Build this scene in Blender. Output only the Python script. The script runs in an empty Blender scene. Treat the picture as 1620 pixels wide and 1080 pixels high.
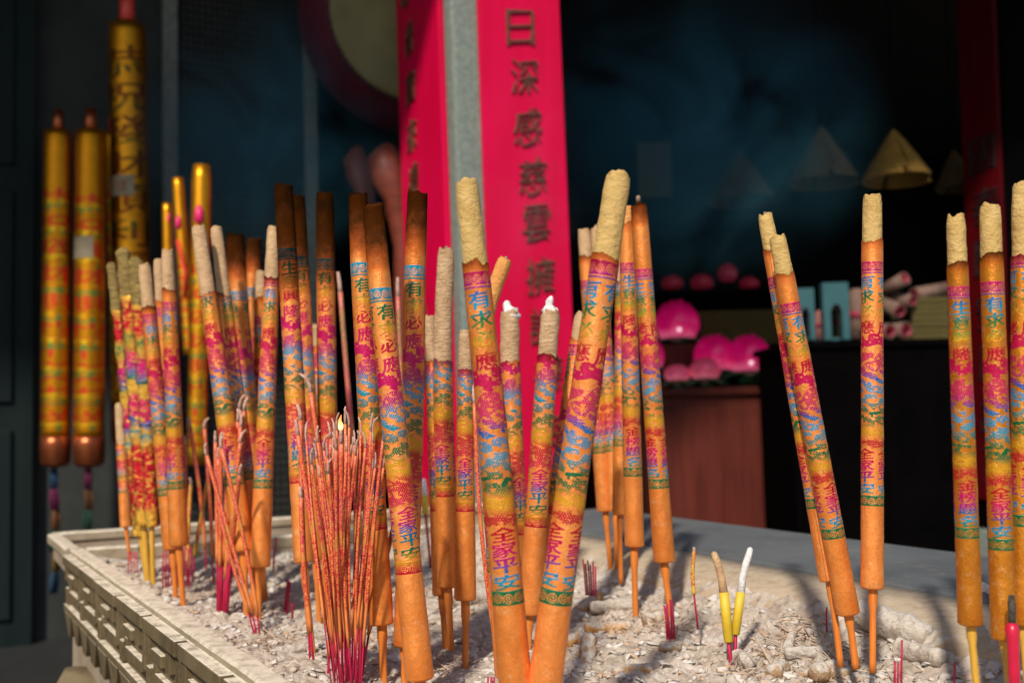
import bpy, bmesh, math, random
import numpy as np
from mathutils import Vector, Matrix

sc = bpy.context.scene
COL = sc.collection
rng = np.random.default_rng(7)
random.seed(7)

# ------------------------------------------------------------------ camera
FPX = 1650.0
PITCH, ROLL = math.radians(4.09), math.radians(1.5)
CAM = np.array([0.0, 0.0, 0.30])
_F = np.array([0, math.cos(PITCH), math.sin(PITCH)])
_R0 = np.array([1.0, 0, 0]); _U0 = np.array([0, -math.sin(PITCH), math.cos(PITCH)])
_R = _R0*math.cos(ROLL) - _U0*math.sin(ROLL)
_U = _R0*math.sin(ROLL) + _U0*math.cos(ROLL)
cam = bpy.data.cameras.new('camera'); camo = bpy.data.objects.new('camera', cam); COL.objects.link(camo)
camo.matrix_world = Matrix(((_R[0], _U[0], -_F[0], CAM[0]), (_R[1], _U[1], -_F[1], CAM[1]), (_R[2], _U[2], -_F[2], CAM[2]), (0, 0, 0, 1)))
cam.sensor_width = 36.0; cam.lens = 36.0*FPX/1620.0
cam.clip_start = 0.02; cam.clip_end = 600
cam.dof.use_dof = True; cam.dof.focus_distance = 1.12; cam.dof.aperture_fstop = 4.7; cam.dof.aperture_blades = 0
sc.camera = camo

# ------------------------------------------------------------------ sky, sun, exposure
SUN_EL, SUN_H = math.radians(43), np.array([-0.27, -0.963])        # towards the sun: behind the camera, to its left
SUN_DIR = np.array([SUN_H[0]*math.cos(SUN_EL), SUN_H[1]*math.cos(SUN_EL), math.sin(SUN_EL)])
w = bpy.data.worlds.new('World'); sc.world = w; w.use_nodes = True
nt = w.node_tree; bg = nt.nodes['Background']
sky = nt.nodes.new('ShaderNodeTexSky'); sky.sky_type = 'NISHITA'; sky.sun_disc = False
sky.sun_elevation = SUN_EL; sky.sun_rotation = math.atan2(SUN_H[0], SUN_H[1])
nt.links.new(sky.outputs[0], bg.inputs[0]); bg.inputs[1].default_value = 0.095
sun = bpy.data.lights.new('sun', 'SUN'); sun.energy = 4.0; sun.angle = math.radians(3.0); sun.color = (1.0, 0.93, 0.82)
suno = bpy.data.objects.new('sun', sun); COL.objects.link(suno)
suno.rotation_euler = Vector(SUN_DIR).to_track_quat('Z', 'Y').to_euler()
sc.view_settings.view_transform = 'Standard'; sc.view_settings.look = 'None'
sc.view_settings.exposure = 0.28; sc.view_settings.gamma = 1.0
sc.cycles.use_denoising = True
sc.cycles.volume_step_rate = 1.0; sc.cycles.volume_max_steps = 128
sc.cycles.max_bounces = 6; sc.cycles.volume_bounces = 0

# ------------------------------------------------------------------ picture geometry -> place
def ray(x, y): return _F + (x-810)/FPX*_R + (540-y)/FPX*_U
def pl(x, y, z):
    d = ray(x, y); return CAM + d*(z-CAM[2])/d[2]
def dep(x, y, yd):
    d = ray(x, y); return CAM + d*yd/d[1]
def ray_plane(x, y, P, n):
    d = ray(x, y); return CAM + d*(np.dot(np.array(P)-CAM, n)/np.dot(d, n))
UD = np.array([0.46, -0.888]); UD = UD/np.linalg.norm(UD)          # long axis of the burner, towards the camera
VD = np.array([-UD[1], UD[0]])                                     # across it, to the right and away
def QP(q, p, z=0.0):
    a = VD*q - UD*p; return np.array([a[0], a[1], z])
def toqp(x, y): return x*VD[0]+y*VD[1], -(x*UD[0]+y*UD[1])

# ------------------------------------------------------------------ noise
def _h(ix, iy, s):
    n = (ix.astype(np.int64)*374761393 + iy.astype(np.int64)*668265263 + s*982451653) & 0x7fffffff
    n = ((n ^ (n >> 13))*1274126177) & 0x7fffffff
    n = n ^ (n >> 16)
    return (n & 0xffff)/65535.0
def vn(x, y, s=0):
    x = np.asarray(x, float); y = np.asarray(y, float)
    ix = np.floor(x); iy = np.floor(y); fx = x-ix; fy = y-iy
    fx = fx*fx*(3-2*fx); fy = fy*fy*(3-2*fy)
    a = _h(ix, iy, s); b = _h(ix+1, iy, s); c = _h(ix, iy+1, s); d = _h(ix+1, iy+1, s)
    return (a*(1-fx)+b*fx)*(1-fy)+(c*(1-fx)+d*fx)*fy
def fbm(x, y, s=0, o=4):
    t = 0; a = 0.5
    for k in range(o):
        t = t + a*vn(x*2**k, y*2**k, s+k*17); a *= 0.5
    return t
def worley(x, y, s=0):
    ix = np.floor(x); iy = np.floor(y); best = np.full(np.shape(x), 9.0)
    for dx in (-1, 0, 1):
        for dy in (-1, 0, 1):
            cx = ix+dx; cy = iy+dy
            px = cx+_h(cx, cy, s); py = cy+_h(cx, cy, s+5)
            best = np.minimum(best, (px-x)**2+(py-y)**2)
    return np.sqrt(best)

# the ash surface: nearly flat, banked up against the far walls of the trough
def ash_low(x, y):
    q, p = toqp(x, y)
    qi = 0.20+(2.177-p)*0.051
    h = 0.022*np.exp(-np.maximum(q-qi, 0)/0.10)+0.060*np.exp(-np.maximum(0.945-q, 0)/0.085)+0.030*np.exp(-np.maximum(2.08-p, 0)/0.15)
    return h+0.012*(fbm(x*9+3, y*9, 3, 2)-0.4)
def ash_full(x, y):
    h = ash_low(x, y)
    m = vn(x*16, y*16, 91)
    w1 = worley(x*38, y*38, 11); w2 = worley(x*85+fbm(x*60, y*60, 4, 2), y*85, 12)
    h = h+0.011*np.clip(0.72-w1, 0, 1)*np.clip(m*1.5-0.3, 0, 1) + 0.0065*np.clip(0.8-w2, 0, 1)*(0.30+m)
    h = h+0.0065*(fbm(x*150, y*150, 21, 3)-0.45)
    h = h+0.0045*np.abs(fbm(x*45, y*45, 23, 3)-0.45)*2
    return h
def on_ash(x, y):
    z = 0.0
    for k in range(6):
        P = pl(x, y, z); z = float(ash_low(P[0], P[1]))
    return P

# ------------------------------------------------------------------ object helpers
def tag(o, label=None, cat=None, group=None, kind=None):
    if label: o['label'] = label
    if cat: o['category'] = cat
    if group: o['group'] = group
    if kind: o['kind'] = kind
    return o
def empty(name, loc, label, cat, group=None):
    o = bpy.data.objects.new(name, None); COL.objects.link(o); o.location = loc; o.empty_display_size = 0.02
    return tag(o, label, cat, group)
class MB:
    def __init__(s): s.v = []; s.f = []; s.n = 0; s.uv = []; s.at = {}
    def add(s, v, f, uv=None, **at):
        v = np.asarray(v, float); s.v.append(v)
        for q in f: s.f.append([i+s.n for i in q])
        s.uv.append(np.zeros((len(v), 2)) if uv is None else np.asarray(uv, float))
        for k in set(list(at)+list(s.at)):
            s.at.setdefault(k, [np.zeros(s.n)] if s.n else [])
            s.at[k].append(np.broadcast_to(np.asarray(at.get(k, 0.0), float), (len(v),)))
        s.n += len(v)
    def box(s, c, ax, ay, az):
        c = np.asarray(c, float); ax = np.asarray(ax, float); ay = np.asarray(ay, float); az = np.asarray(az, float)
        v = [c+sx*ax+sy*ay+sz*az for sz in (-1, 1) for sx, sy in ((-1, -1), (1, -1), (1, 1), (-1, 1))]
        f = [[3, 2, 1, 0], [4, 5, 6, 7], [0, 1, 5, 4], [1, 2, 6, 5], [2, 3, 7, 6], [3, 0, 4, 7]]
        if np.dot(np.cross(ax, ay), az) < 0: f = [q[::-1] for q in f]
        s.add(v, f)
    def quadbox(s, lo, hi):
        """prism between two quads of the same winding (counter-clockwise from above)"""
        v = list(lo)+list(hi)
        s.add(v, [[3, 2, 1, 0], [4, 5, 6, 7], [0, 1, 5, 4], [1, 2, 6, 5], [2, 3, 7, 6], [3, 0, 4, 7]])
    def build(s, name, mat, parent=None, smooth=False, origin=None, bevel=0):
        me = bpy.data.meshes.new(name); V = np.concatenate(s.v)
        if origin is not None: V = V-np.asarray(origin)
        me.from_pydata(V.tolist(), [], s.f)
        uv = np.concatenate(s.uv)
        ul = me.uv_layers.new(name='UVMap'); vi = np.zeros(len(me.loops), np.int32); me.loops.foreach_get('vertex_index', vi)
        ul.data.foreach_set('uv', uv[vi].astype(np.float32).ravel())
        for k, a in s.at.items():
            at = me.attributes.new(k, 'FLOAT', 'POINT'); at.data.foreach_set('value', np.concatenate(a).astype(np.float32))
        if smooth: me.polygons.foreach_set('use_smooth', np.ones(len(me.polygons), bool))
        me.update()
        o = bpy.data.objects.new(name, me); COL.objects.link(o)
        for m in (mat if isinstance(mat, (list, tuple)) else [mat]): me.materials.append(m)
        if parent is not None: o.parent = parent
        elif origin is not None: o.location = origin
        if bevel:
            b = o.modifiers.new('bevel', 'BEVEL'); b.width = bevel; b.segments = 2; b.limit_method = 'ANGLE'
        return o
def frames(P):
    P = np.asarray(P, float); T = np.gradient(P, axis=0); T /= np.linalg.norm(T, axis=1)[:, None]
    ref = np.array([1.0, 0, 0]) if abs(T[0][0]) < 0.9 else np.array([0, 0, 1.0])
    A = ref-T*(T@ref)[:, None]; A /= np.linalg.norm(A, axis=1)[:, None]
    return T, A, np.cross(T, A)
def tube(mb, P, rad, segs=24, caps=(True, True), v=None, uo=0.0, rough=0.0, seed=0, round_=0.0, **at):
    """swept tube; the uv seam lies at the back (+y)"""
    P = np.asarray(P, float); n = len(P); T, A, B = frames(P)
    th = np.linspace(0, 2*math.pi, segs+1)+math.pi/2
    R = np.broadcast_to(np.asarray(rad, float), (n,)).copy()
    tt = np.linspace(0, 1, n)
    RR = R[:, None]*np.ones((1, segs+1))
    if rough:
        L = np.concatenate([[0], np.cumsum(np.linalg.norm(np.diff(P, axis=0), axis=1))])/max(R.max(), 1e-6)
        cx = np.cos(th)*1.3+20; cy = np.sin(th)*1.3+20
        N = (vn(cx[None, :]+L[:, None]*0.8, cy[None, :]+L[:, None]*0.55+seed*3.1, seed)-0.5)*2 + (vn(cx[None, :]*2.6+L[:, None]*1.9, cy[None, :]*2.6-L[:, None]*1.2+seed*1.7, seed+9)-0.5)
        RR = RR*(1+rough*N)
    V = P[:, None, :]+RR[..., None]*(np.cos(th)[None, :, None]*A[:, None, :]+np.sin(th)[None, :, None]*B[:, None, :])
    m = segs+1
    F = [[i*m+j, i*m+j+1, (i+1)*m+j+1, (i+1)*m+j] for i in range(n-1) for j in range(segs)]
    u = np.broadcast_to(np.linspace(0, 1, m)[None, :]+uo, (n, m))
    vv = np.broadcast_to((tt if v is None else np.asarray(v))[:, None], (n, m))
    V = V.reshape(-1, 3); UV = np.stack([u.ravel(), vv.ravel()], 1)
    ats = {k: np.broadcast_to(np.asarray(a, float)[:, None] if np.ndim(a) else np.asarray(a, float), (n, m)).ravel() for k, a in at.items()}
    for e, on in ((0, caps[0]), (n-1, caps[1])):
        if on:
            ring = V[e*m:(e*m+m)].copy()
            V = np.concatenate([V, [P[e]+T[e]*(R[e]*round_*(1 if e else -1))]]); UV = np.concatenate([UV, [[0.5, vv[e, 0]]]])
            for k in ats: ats[k] = np.concatenate([ats[k], [ats[k][e*m]]])
            c = len(V)-1
            F += [[e*m+j, e*m+j+1, c] if e else [e*m+j+1, e*m+j, c] for j in range(segs)]
    mb.add(V, F, UV, **ats)

# ------------------------------------------------------------------ materials
def mat(name):
    m = bpy.data.materials.new(name); m.use_nodes = True
    t = m.node_tree; b = t.nodes['Principled BSDF']
    return m, t, b
def N(t, kind, **kw):
    n = t.nodes.new(kind)
    for k, v in kw.items():
        if k.startswith('i_'):
            n.inputs[int(k[2:]) if k[2:].isdigit() else k[2:].replace('_', ' ')].default_value = v
        else: setattr(n, k, v)
    return n
def L(t, a, b): t.links.new(a, b)
def ramp(t, stops, interp='LINEAR'):
    r = t.nodes.new('ShaderNodeValToRGB'); e = r.color_ramp.elements; r.color_ramp.interpolation = interp
    while len(e) < len(stops): e.new(0.5)
    for k, (p, c) in enumerate(stops):
        e[k].position = p; e[k].color = (*c, 1) if len(c) == 3 else c
    return r
def noise(t, scale, detail=4, rough=0.55, co=None, stretch=None, dim='3D'):
    n = N(t, 'ShaderNodeTexNoise', noise_dimensions=dim); n.inputs['Scale'].default_value = scale
    n.inputs['Detail'].default_value = detail; n.inputs['Roughness'].default_value = rough
    if co is None: co = N(t, 'ShaderNodeTexCoord').outputs['Object']
    if stretch:
        mp = N(t, 'ShaderNodeMapping'); mp.inputs['Scale'].default_value = stretch; L(t, co, mp.inputs[0]); co = mp.outputs[0]
    L(t, co, n.inputs['Vector']); return n
def mixc(t, fac, a, b, mode='MIX'):
    m = N(t, 'ShaderNodeMix', data_type='RGBA', blend_type=mode)
    for sock, x in ((m.inputs[0], fac), (m.inputs[6], a), (m.inputs[7], b)):
        if isinstance(x, (int, float)): sock.default_value = x
        elif isinstance(x, tuple): sock.default_value = (*x, 1)
        else: L(t, x, sock)
    return m.outputs[2]
def math_(t, op, a, b=None, c=None, clamp=False):
    m = N(t, 'ShaderNodeMath', operation=op, use_clamp=clamp)
    for k, x in enumerate((a, b, c)):
        if x is None: continue
        if isinstance(x, (int, float)): m.inputs[k].default_value = x
        else: L(t, x, m.inputs[k])
    return m.outputs[0]
def bump(t, b, h, strength=0.5, dist=0.002, prev=None):
    n = N(t, 'ShaderNodeBump'); n.inputs['Strength'].default_value = strength; n.inputs['Distance'].default_value = dist
    L(t, h, n.inputs['Height'])
    if prev is not None: L(t, prev, n.inputs['Normal'])
    L(t, n.outputs[0], b.inputs['Normal']); return n.outputs[0]
def attr(t, name): return N(t, 'ShaderNodeAttribute', attribute_name=name).outputs['Fac']
def simple(name, c1, c2, scale=8, rough=0.6, metal=0.0, bs=0.3, bd=0.002, detail=5, bscale=None, spec=0.5, stretch=None):
    m, t, b = mat(name)
    n = noise(t, scale, detail, stretch=stretch)
    r = ramp(t, [(0.3, c1), (0.7, c2)]); L(t, n.outputs[0], r.inputs[0]); L(t, r.outputs[0], b.inputs['Base Color'])
    b.inputs['Roughness'].default_value = rough; b.inputs['Metallic'].default_value = metal
    b.inputs['Specular IOR Level'].default_value = spec
    n2 = noise(t, bscale or scale*4, 4, stretch=stretch); bump(t, b, n2.outputs[0], bs, bd)
    return m

# ------------------------------------------------------------------ glyphs (from the typeface bundled with Blender)
_gl = {}
def glyph_tris(ch):
    if ch not in _gl:
        c = bpy.data.curves.new('t', 'FONT'); c.body = ch; c.resolution_u = 3
        o = bpy.data.objects.new('t', c); COL.objects.link(o)
        me = bpy.data.meshes.new_from_object(o.evaluated_get(bpy.context.evaluated_depsgraph_get()))
        me.calc_loop_triangles()
        v = np.array([x.co[:2] for x in me.vertices]); tr = np.array([x.vertices[:] for x in me.loop_triangles])
        bpy.data.objects.remove(o); bpy.data.curves.remove(c); bpy.data.meshes.remove(me)
        lo = v.min(0); hi = v.max(0); _gl[ch] = ((v-lo)/(hi-lo), tr)
    return _gl[ch]
def draw_glyph(arr, ch, cx, cy, gw, gh, bold=1, val=1.0, shear=0.10):
    v, tr = glyph_tris(ch); H, W = arr.shape
    tmp = np.zeros((H, W), bool)
    x = cx+(v[:, 0]-0.5)*gw; y = cy-(v[:, 1]-0.5)*gh-(v[:, 0]-0.5)*gw*shear
    for a, b, c in tr:
        xs = x[[a, b, c]]; ys = y[[a, b, c]]
        x0, x1 = int(np.floor(xs.min())), int(np.ceil(xs.max())); y0, y1 = int(np.floor(ys.min())), int(np.ceil(ys.max()))
        if x1 < 0 or y1 < 0 or y0 >= H: continue
        gx, gy = np.meshgrid(np.arange(x0, x1+1), np.arange(max(y0, 0), min(y1, H-1)+1))
        d = (ys[1]-ys[2])*(xs[0]-xs[2])+(xs[2]-xs[1])*(ys[0]-ys[2])
        if abs(d) < 1e-9: continue
        l0 = ((ys[1]-ys[2])*(gx-xs[2])+(xs[2]-xs[1])*(gy-ys[2]))/d
        l1 = ((ys[2]-ys[0])*(gx-xs[2])+(xs[0]-xs[2])*(gy-ys[2]))/d
        k = (l0 >= -0.02) & (l1 >= -0.02) & (l0+l1 <= 1.02)
        tmp[gy[k], gx[k] % W] = True
    for _ in range(bold):
        tmp = tmp | np.roll(tmp, 1, 1) | np.roll(tmp, 1, 0) | np.roll(tmp, -1, 1)
    arr[tmp] = val
def make_image(name, arr):
    H, W = arr.shape; im = bpy.data.images.new(name, W, H, alpha=False, float_buffer=False)
    im.colorspace_settings.name = 'Non-Color'
    px = np.ones((H, W, 4), np.float32); px[..., :3] = arr[::-1, :, None]
    im.pixels.foreach_set(px.ravel()); im.update(); im.pack(); return im
def spiral(arr, cx, cy, r, k=2.2, th=0.36, sgn=1, val=0.0, wrap=True):
    H, W = arr.shape; y0, y1 = int(cy-r-1), int(cy+r+2)
    gx, gy = np.meshgrid(np.arange(int(cx-r-1), int(cx+r+2)), np.arange(max(y0, 0), min(y1, H)))
    dx = gx-cx; dy = gy-cy; rr = np.hypot(dx, dy); a = np.arctan2(dy, dx)*sgn
    s = np.abs(((rr/r*k-a/(2*math.pi)) % 1.0)-0.5) < th/2
    m = s & (rr < r) & (rr > r*0.08)
    arr[gy[m], gx[m] % W] = val
PW, PH = 420, 1500
def wrapper_print(top, low, seed):
    a = np.zeros((PH, PW)); cw = PW/3
    X, Y = np.meshgrid(np.arange(PW), np.arange(PH)); V = Y/PH; x = X/cw
    def rows(v0, v1): return slice(int(v0*PH), int(v1*PH))
    for v0, v1 in ((0.004, 0.043), (0.952, 0.995)):                  # scroll borders
        a[rows(v0, v1)] = 1; c = (v0+v1)/2*PH; r = (v1-v0)*PH*0.36
        for k in range(9):
            spiral(a, (k+0.5)*PW/9, c, r, 2.3, 0.42, 1 if k % 2 else -1)
            xx = int((k+1)*PW/9) % PW; a[int(c-r*0.2):int(c+r*0.9), (xx-1) % PW:(xx-1) % PW+2] = 0
    a[rows(0.047, 0.053)] = 1
    for col in range(3):
        cx = (col+0.5)*cw
        for ch, v, h in zip(top, (0.086, 0.145, 0.203, 0.268), (0.050, 0.050, 0.044, 0.050)):
            draw_glyph(a, ch, cx, v*PH, cw*0.82, h*PH*1.06, 3)
        for ch, v, h in zip(low, (0.782, 0.829, 0.876, 0.924), (0.040, 0.041, 0.039, 0.041)):
            draw_glyph(a, ch, cx, v*PH, cw*0.82, h*PH*1.06, 3)
    hx, hy = X/12.0, Y/10.5                                            # scale net of the dragon
    sx = (hx+0.5*(np.floor(hy) % 2)) % 1-0.5; sy = hy % 1-0.5
    net = np.hypot(sx, sy) > 0.25
    bands = [(0.322, 0.020, 0.05, 0, 1), (0.340, 0.014, -0.03, 0, 2), (0.395, 0.020, -0.045, 1, 3), (0.425, 0.026, 0.03, 1, 4), (0.462, 0.013, 0.04, 1, 5),
             (0.492, 0.010, 0.06, 0, 6), (0.520, 0.017, 0.03, 1, 7), (0.565, 0.017, -0.05, 1, 8), (0.600, 0.016, 0.05, 1, 9), (0.630, 0.010, -0.03, 0, 10), (0.655, 0.018, 0.03, 1, 11),
             (0.690, 0.020, 0.0, 1, 12), (0.728, 0.024, 0.05, 1, 13), (0.747, 0.013, -0.03, 1, 14)]
    for c, th, sl, scl, s in bands:
        xs = (x+0.37*s+seed) % 3.0
        loc = np.abs((xs % 1)-0.5)*2
        nz = vn(xs*3.0, xs*0+s, 40+s)+0.5*vn(xs*11.0, xs*0+s, 60+s)+0.35*vn(xs*30.0, xs*0+s, 61+s)
        cen = c+sl*((xs % 1)-0.5)*0.55+0.010*(vn(xs*2.2, xs*0+s, 33)-0.5)
        top_ = 1.12*th*(0.45+0.75*nz)*np.clip(1.35-loc*0.9, 0.15, 1); bot_ = 1.15*th*(0.55+0.4*vn(xs*4, xs*0, 70+s))*np.clip(1.35-loc*0.9, 0.15, 1)
        m = ((V-cen) > -top_) & ((V-cen) < bot_)
        hole = (vn(xs*5.0, V*170, 80+s) > 0.80) | (vn(xs*2.2, V*40, 90+s) > 0.80)
        m = m & ~hole
        m = m & (net if scl else np.ones_like(net))
        if s in (6, 8, 10): m = m & (vn(xs*3.1, V*60, 95+s) > 0.42)
        a[m] = 1
    for k, (v, r) in enumerate(((0.357, 9), (0.368, 7), (0.372, 10), (0.445, 6), (0.545, 9), (0.552, 7), (0.582, 6), (0.615, 8), (0.757, 8), (0.763, 6), (0.710, 6))):
        for col in range(3):
            spiral(a, (col+0.2+0.27*k % 0.8)*cw, v*PH, r, 1.7, 0.34, 1 if (k+col) % 2 else -1, 1.0)
            if r > 7: spiral(a, (col+0.5+0.27*k % 0.8)*cw, v*PH+3, r*0.7, 1.5, 0.4, -1, 1.0)
    wear = fbm(X/26.0+seed*9, Y/20.0, 5, 4)
    a[wear > 0.70] = 0
    a[:2] = 0; a[-2:] = 0
    return make_image('wrapper_print_'+str(seed), a)
IMG_PEACE = wrapper_print('有求必應', '全家平安', 0)
IMG_FAME = wrapper_print('生意興隆', '金榜題名', 1)
MG, PU, BL, CY, GR, YE, RE, TE = (0.62, 0.004, 0.12), (0.42, 0.010, 0.20), (0.012, 0.12, 0.40), (0.004, 0.33, 0.52), (0.005, 0.15, 0.05), (0.72, 0.36, 0.012), (0.52, 0.003, 0.022), (0.004, 0.20, 0.26)
RAMP_WARM = [(0.0, MG), (0.043, PU), (0.06, BL), (0.105, CY), (0.145, GR), (0.19, (0.2, 0.3, 0.04)), (0.215, YE), (0.255, RE), (0.33, (0.62, 0.008, 0.08)), (0.42, MG), (0.45, PU), (0.475, (0.03, 0.07, 0.42)), (0.505, (0.02, 0.26, 0.50)), (0.555, CY), (0.61, GR), (0.655, GR), (0.68, YE), (0.705, YE), (0.73, RE), (0.79, RE), (0.83, MG), (0.87, PU), (0.895, BL), (0.925, CY), (0.95, (0.01, 0.22, 0.12)), (0.965, GR)]
RAMP_COOL = [(0.0, CY), (0.05, TE), (0.075, GR), (0.115, GR), (0.145, YE), (0.18, (0.6, 0.1, 0.03)), (0.2, RE), (0.27, (0.62, 0.01, 0.10)), (0.36, MG), (0.40, PU), (0.43, (0.01, 0.25, 0.48)), (0.46, CY), (0.52, TE), (0.55, GR), (0.585, GR), (0.61, YE), (0.645, YE), (0.67, RE), (0.75, (0.62, 0.01, 0.07)), (0.785, MG), (0.82, PU), (0.845, BL), (0.88, TE), (0.92, GR), (0.95, YE), (0.975, RE)]

def wrapper_mat(name, img, stops, basec=((0.68, 0.185, 0.027), (0.83, 0.285, 0.060)), glit=1.0):
    m, t, b = mat(name); b.inputs['Specular IOR Level'].default_value = 0.32
    uv = N(t, 'ShaderNodeUVMap', uv_map='UVMap').outputs[0]
    sp = N(t, 'ShaderNodeSeparateXYZ'); L(t, uv, sp.inputs[0])
    obj = N(t, 'ShaderNodeTexCoord').outputs['Object']
    v = math_(t, 'MINIMUM', math_(t, 'MAXIMUM', sp.outputs[1], 0.0005), 0.9995)
    cb = N(t, 'ShaderNodeCombineXYZ'); L(t, sp.outputs[0], cb.inputs[0]); L(t, math_(t, 'SUBTRACT', 1.0, v), cb.inputs[1])
    im = N(t, 'ShaderNodeTexImage', image=img, interpolation='Linear', extension='REPEAT'); L(t, cb.outputs[0], im.inputs[0])
    wn = noise(t, 420, 3, 0.6, obj)
    mask = math_(t, 'MULTIPLY', im.outputs[0], ramp_fac(t, wn.outputs[0], 0.27, 0.36))
    wob = noise(t, 35, 2, 0.5, obj)
    vv = math_(t, 'ADD', v, math_(t, 'MULTIPLY', math_(t, 'SUBTRACT', wob.outputs[0], 0.5), 0.03))
    r = ramp(t, [(p, tuple(c*0.74 for c in k)) for p, k in stops]); L(t, vv, r.inputs[0])
    n1 = noise(t, 30, 5, 0.6, obj); rb = ramp(t, [(0.3, basec[0]), (0.72, basec[1])]); L(t, n1.outputs[0], rb.inputs[0])
    g1 = noise(t, 620, 3, 0.75, obj); sparkle = ramp_fac(t, g1.outputs[0], 0.53, 0.68)
    oi = ramp(t, [(0.0, (0.88, 0.80, 0.72)), (0.5, (1, 1, 1)), (1.0, (1.08, 1.06, 1.25))]); L(t, N(t, 'ShaderNodeObjectInfo').outputs['Random'], oi.inputs[0]); rbv = mixc(t, 1.0, rb.outputs[0], oi.outputs[0], 'MULTIPLY')
    base = mixc(t, math_(t, 'MULTIPLY', sparkle, 0.40*glit), rbv, (0.95, 0.52, 0.14))
    st = noise(t, 14, 5, 0.7, obj); base = mixc(t, math_(t, 'MULTIPLY', ramp_fac(t, st.outputs[0], 0.60, 0.80), 0.35), base, (0.42, 0.12, 0.02))
    fx = math_(t, 'ABSOLUTE', math_(t, 'SUBTRACT', math_(t, 'FRACT', math_(t, 'ADD', sp.outputs[0], math_(t, 'MULTIPLY', wob.outputs[0], 0.01))), 0.655))
    seam = math_(t, 'SUBTRACT', 1.0, ramp_fac(t, fx, 0.002, 0.007))
    orand = N(t, 'ShaderNodeObjectInfo').outputs['Random']; seam = math_(t, 'MULTIPLY', seam, math_(t, 'GREATER_THAN', math_(t, 'FRACT', math_(t, 'MULTIPLY', orand, 7.3)), 0.55))
    base = mixc(t, math_(t, 'MULTIPLY', seam, 0.35), base, (0.30, 0.08, 0.012))
    vs = noise(t, 26, 5, 0.65, obj, (1.6, 1.6, 0.22)); base = mixc(t, math_(t, 'MULTIPLY', ramp_fac(t, vs.outputs[0], 0.55, 0.78), 0.26), base, (0.50, 0.115, 0.014))
    du = noise(t, 75, 6, 0.75, obj); base = mixc(t, math_(t, 'MULTIPLY', ramp_fac(t, du.outputs[0], 0.55, 0.70), 0.42), base, (0.80, 0.50, 0.26))
    dk = noise(t, 48, 6, 0.7, obj, (1, 1, 0.6)); base = mixc(t, math_(t, 'MULTIPLY', ramp_fac(t, dk.outputs[0], 0.62, 0.72), 0.45), base, (0.34, 0.085, 0.012))
    col = mixc(t, mask, base, r.outputs[0])
    # soot near a burnt end: stored on the mesh as the distance from the burnt rim and the amount of burning
    soot = math_(t, 'ADD', attr(t, 'soot'), math_(t, 'MULTIPLY', math_(t, 'SUBTRACT', noise(t, 60, 5, 0.65, obj).outputs[0], 0.5), 0.5))
    soot = math_(t, 'MULTIPLY', soot, math_(t, 'MULTIPLY', attr(t, 'soot'), 6.0, clamp=True))
    sr = ramp(t, [(0.0, (1, 1, 1)), (0.25, (0.78, 0.62, 0.50)), (0.50, (0.34, 0.22, 0.14)), (0.70, (0.075, 0.062, 0.055)), (1.0, (0.018, 0.020, 0.022))]); L(t, soot, sr.inputs[0])
    col = mixc(t, 1.0, col, sr.outputs[0], 'MULTIPLY')
    L(t, col, b.inputs['Base Color'])
    clean = math_(t, 'SUBTRACT', 1.0, math_(t, 'MULTIPLY', soot, 1.3, clamp=True), clamp=True)
    L(t, math_(t, 'MULTIPLY', clean, 0.32), b.inputs['Specular IOR Level'])
    met = math_(t, 'ADD', math_(t, 'MULTIPLY', mask, 0.22), math_(t, 'MULTIPLY', math_(t, 'MULTIPLY', math_(t, 'SUBTRACT', 1.0, mask), math_(t, 'ADD', math_(t, 'MULTIPLY', sparkle, 0.55), 0.40)), glit)); L(t, math_(t, 'MULTIPLY', met, clean, clamp=True), b.inputs['Metallic'])
    ro = math_(t, 'SUBTRACT', 0.40, math_(t, 'MULTIPLY', mask, 0.10)); L(t, math_(t, 'ADD', ro, math_(t, 'MULTIPLY', soot, 0.4)), b.inputs['Roughness'])
    n3 = noise(t, 210, 5, 0.7, obj); b1 = bump(t, b, n3.outputs[0], 0.55, 0.0012)
    n4 = noise(t, 36, 5, 0.6, obj, (1, 1, 0.45)); b2 = bump(t, b, n4.outputs[0], 0.6, 0.005, b1)
    b3 = bump(t, b, mask, 0.35, 0.0006, b2); bump(t, b, seam, 0.6, 0.0015, b3)
    return m
def ramp_fac(t, s, a, b_):
    n = N(t, 'ShaderNodeMapRange'); n.inputs[1].default_value = a; n.inputs[2].default_value = b_; n.clamp = True
    L(t, s, n.inputs[0]); return n.outputs[0]
WRAP = {}
for k, st in (('warm', RAMP_WARM), ('cool', RAMP_COOL)):
    for j, im in (('peace', IMG_PEACE), ('fame', IMG_FAME)):
        WRAP[k, j] = wrapper_mat('printed_paper_%s_%s' % (k, j), im, st)
GOLDWRAP = {'peace': wrapper_mat('printed_gold_paper_peace', IMG_PEACE, RAMP_WARM, ((0.52, 0.165, 0.008), (0.66, 0.25, 0.018)), 1.3),
            'fame': wrapper_mat('printed_gold_paper_fame', IMG_FAME, RAMP_WARM, ((0.52, 0.165, 0.008), (0.66, 0.25, 0.018)), 1.3)}

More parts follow.
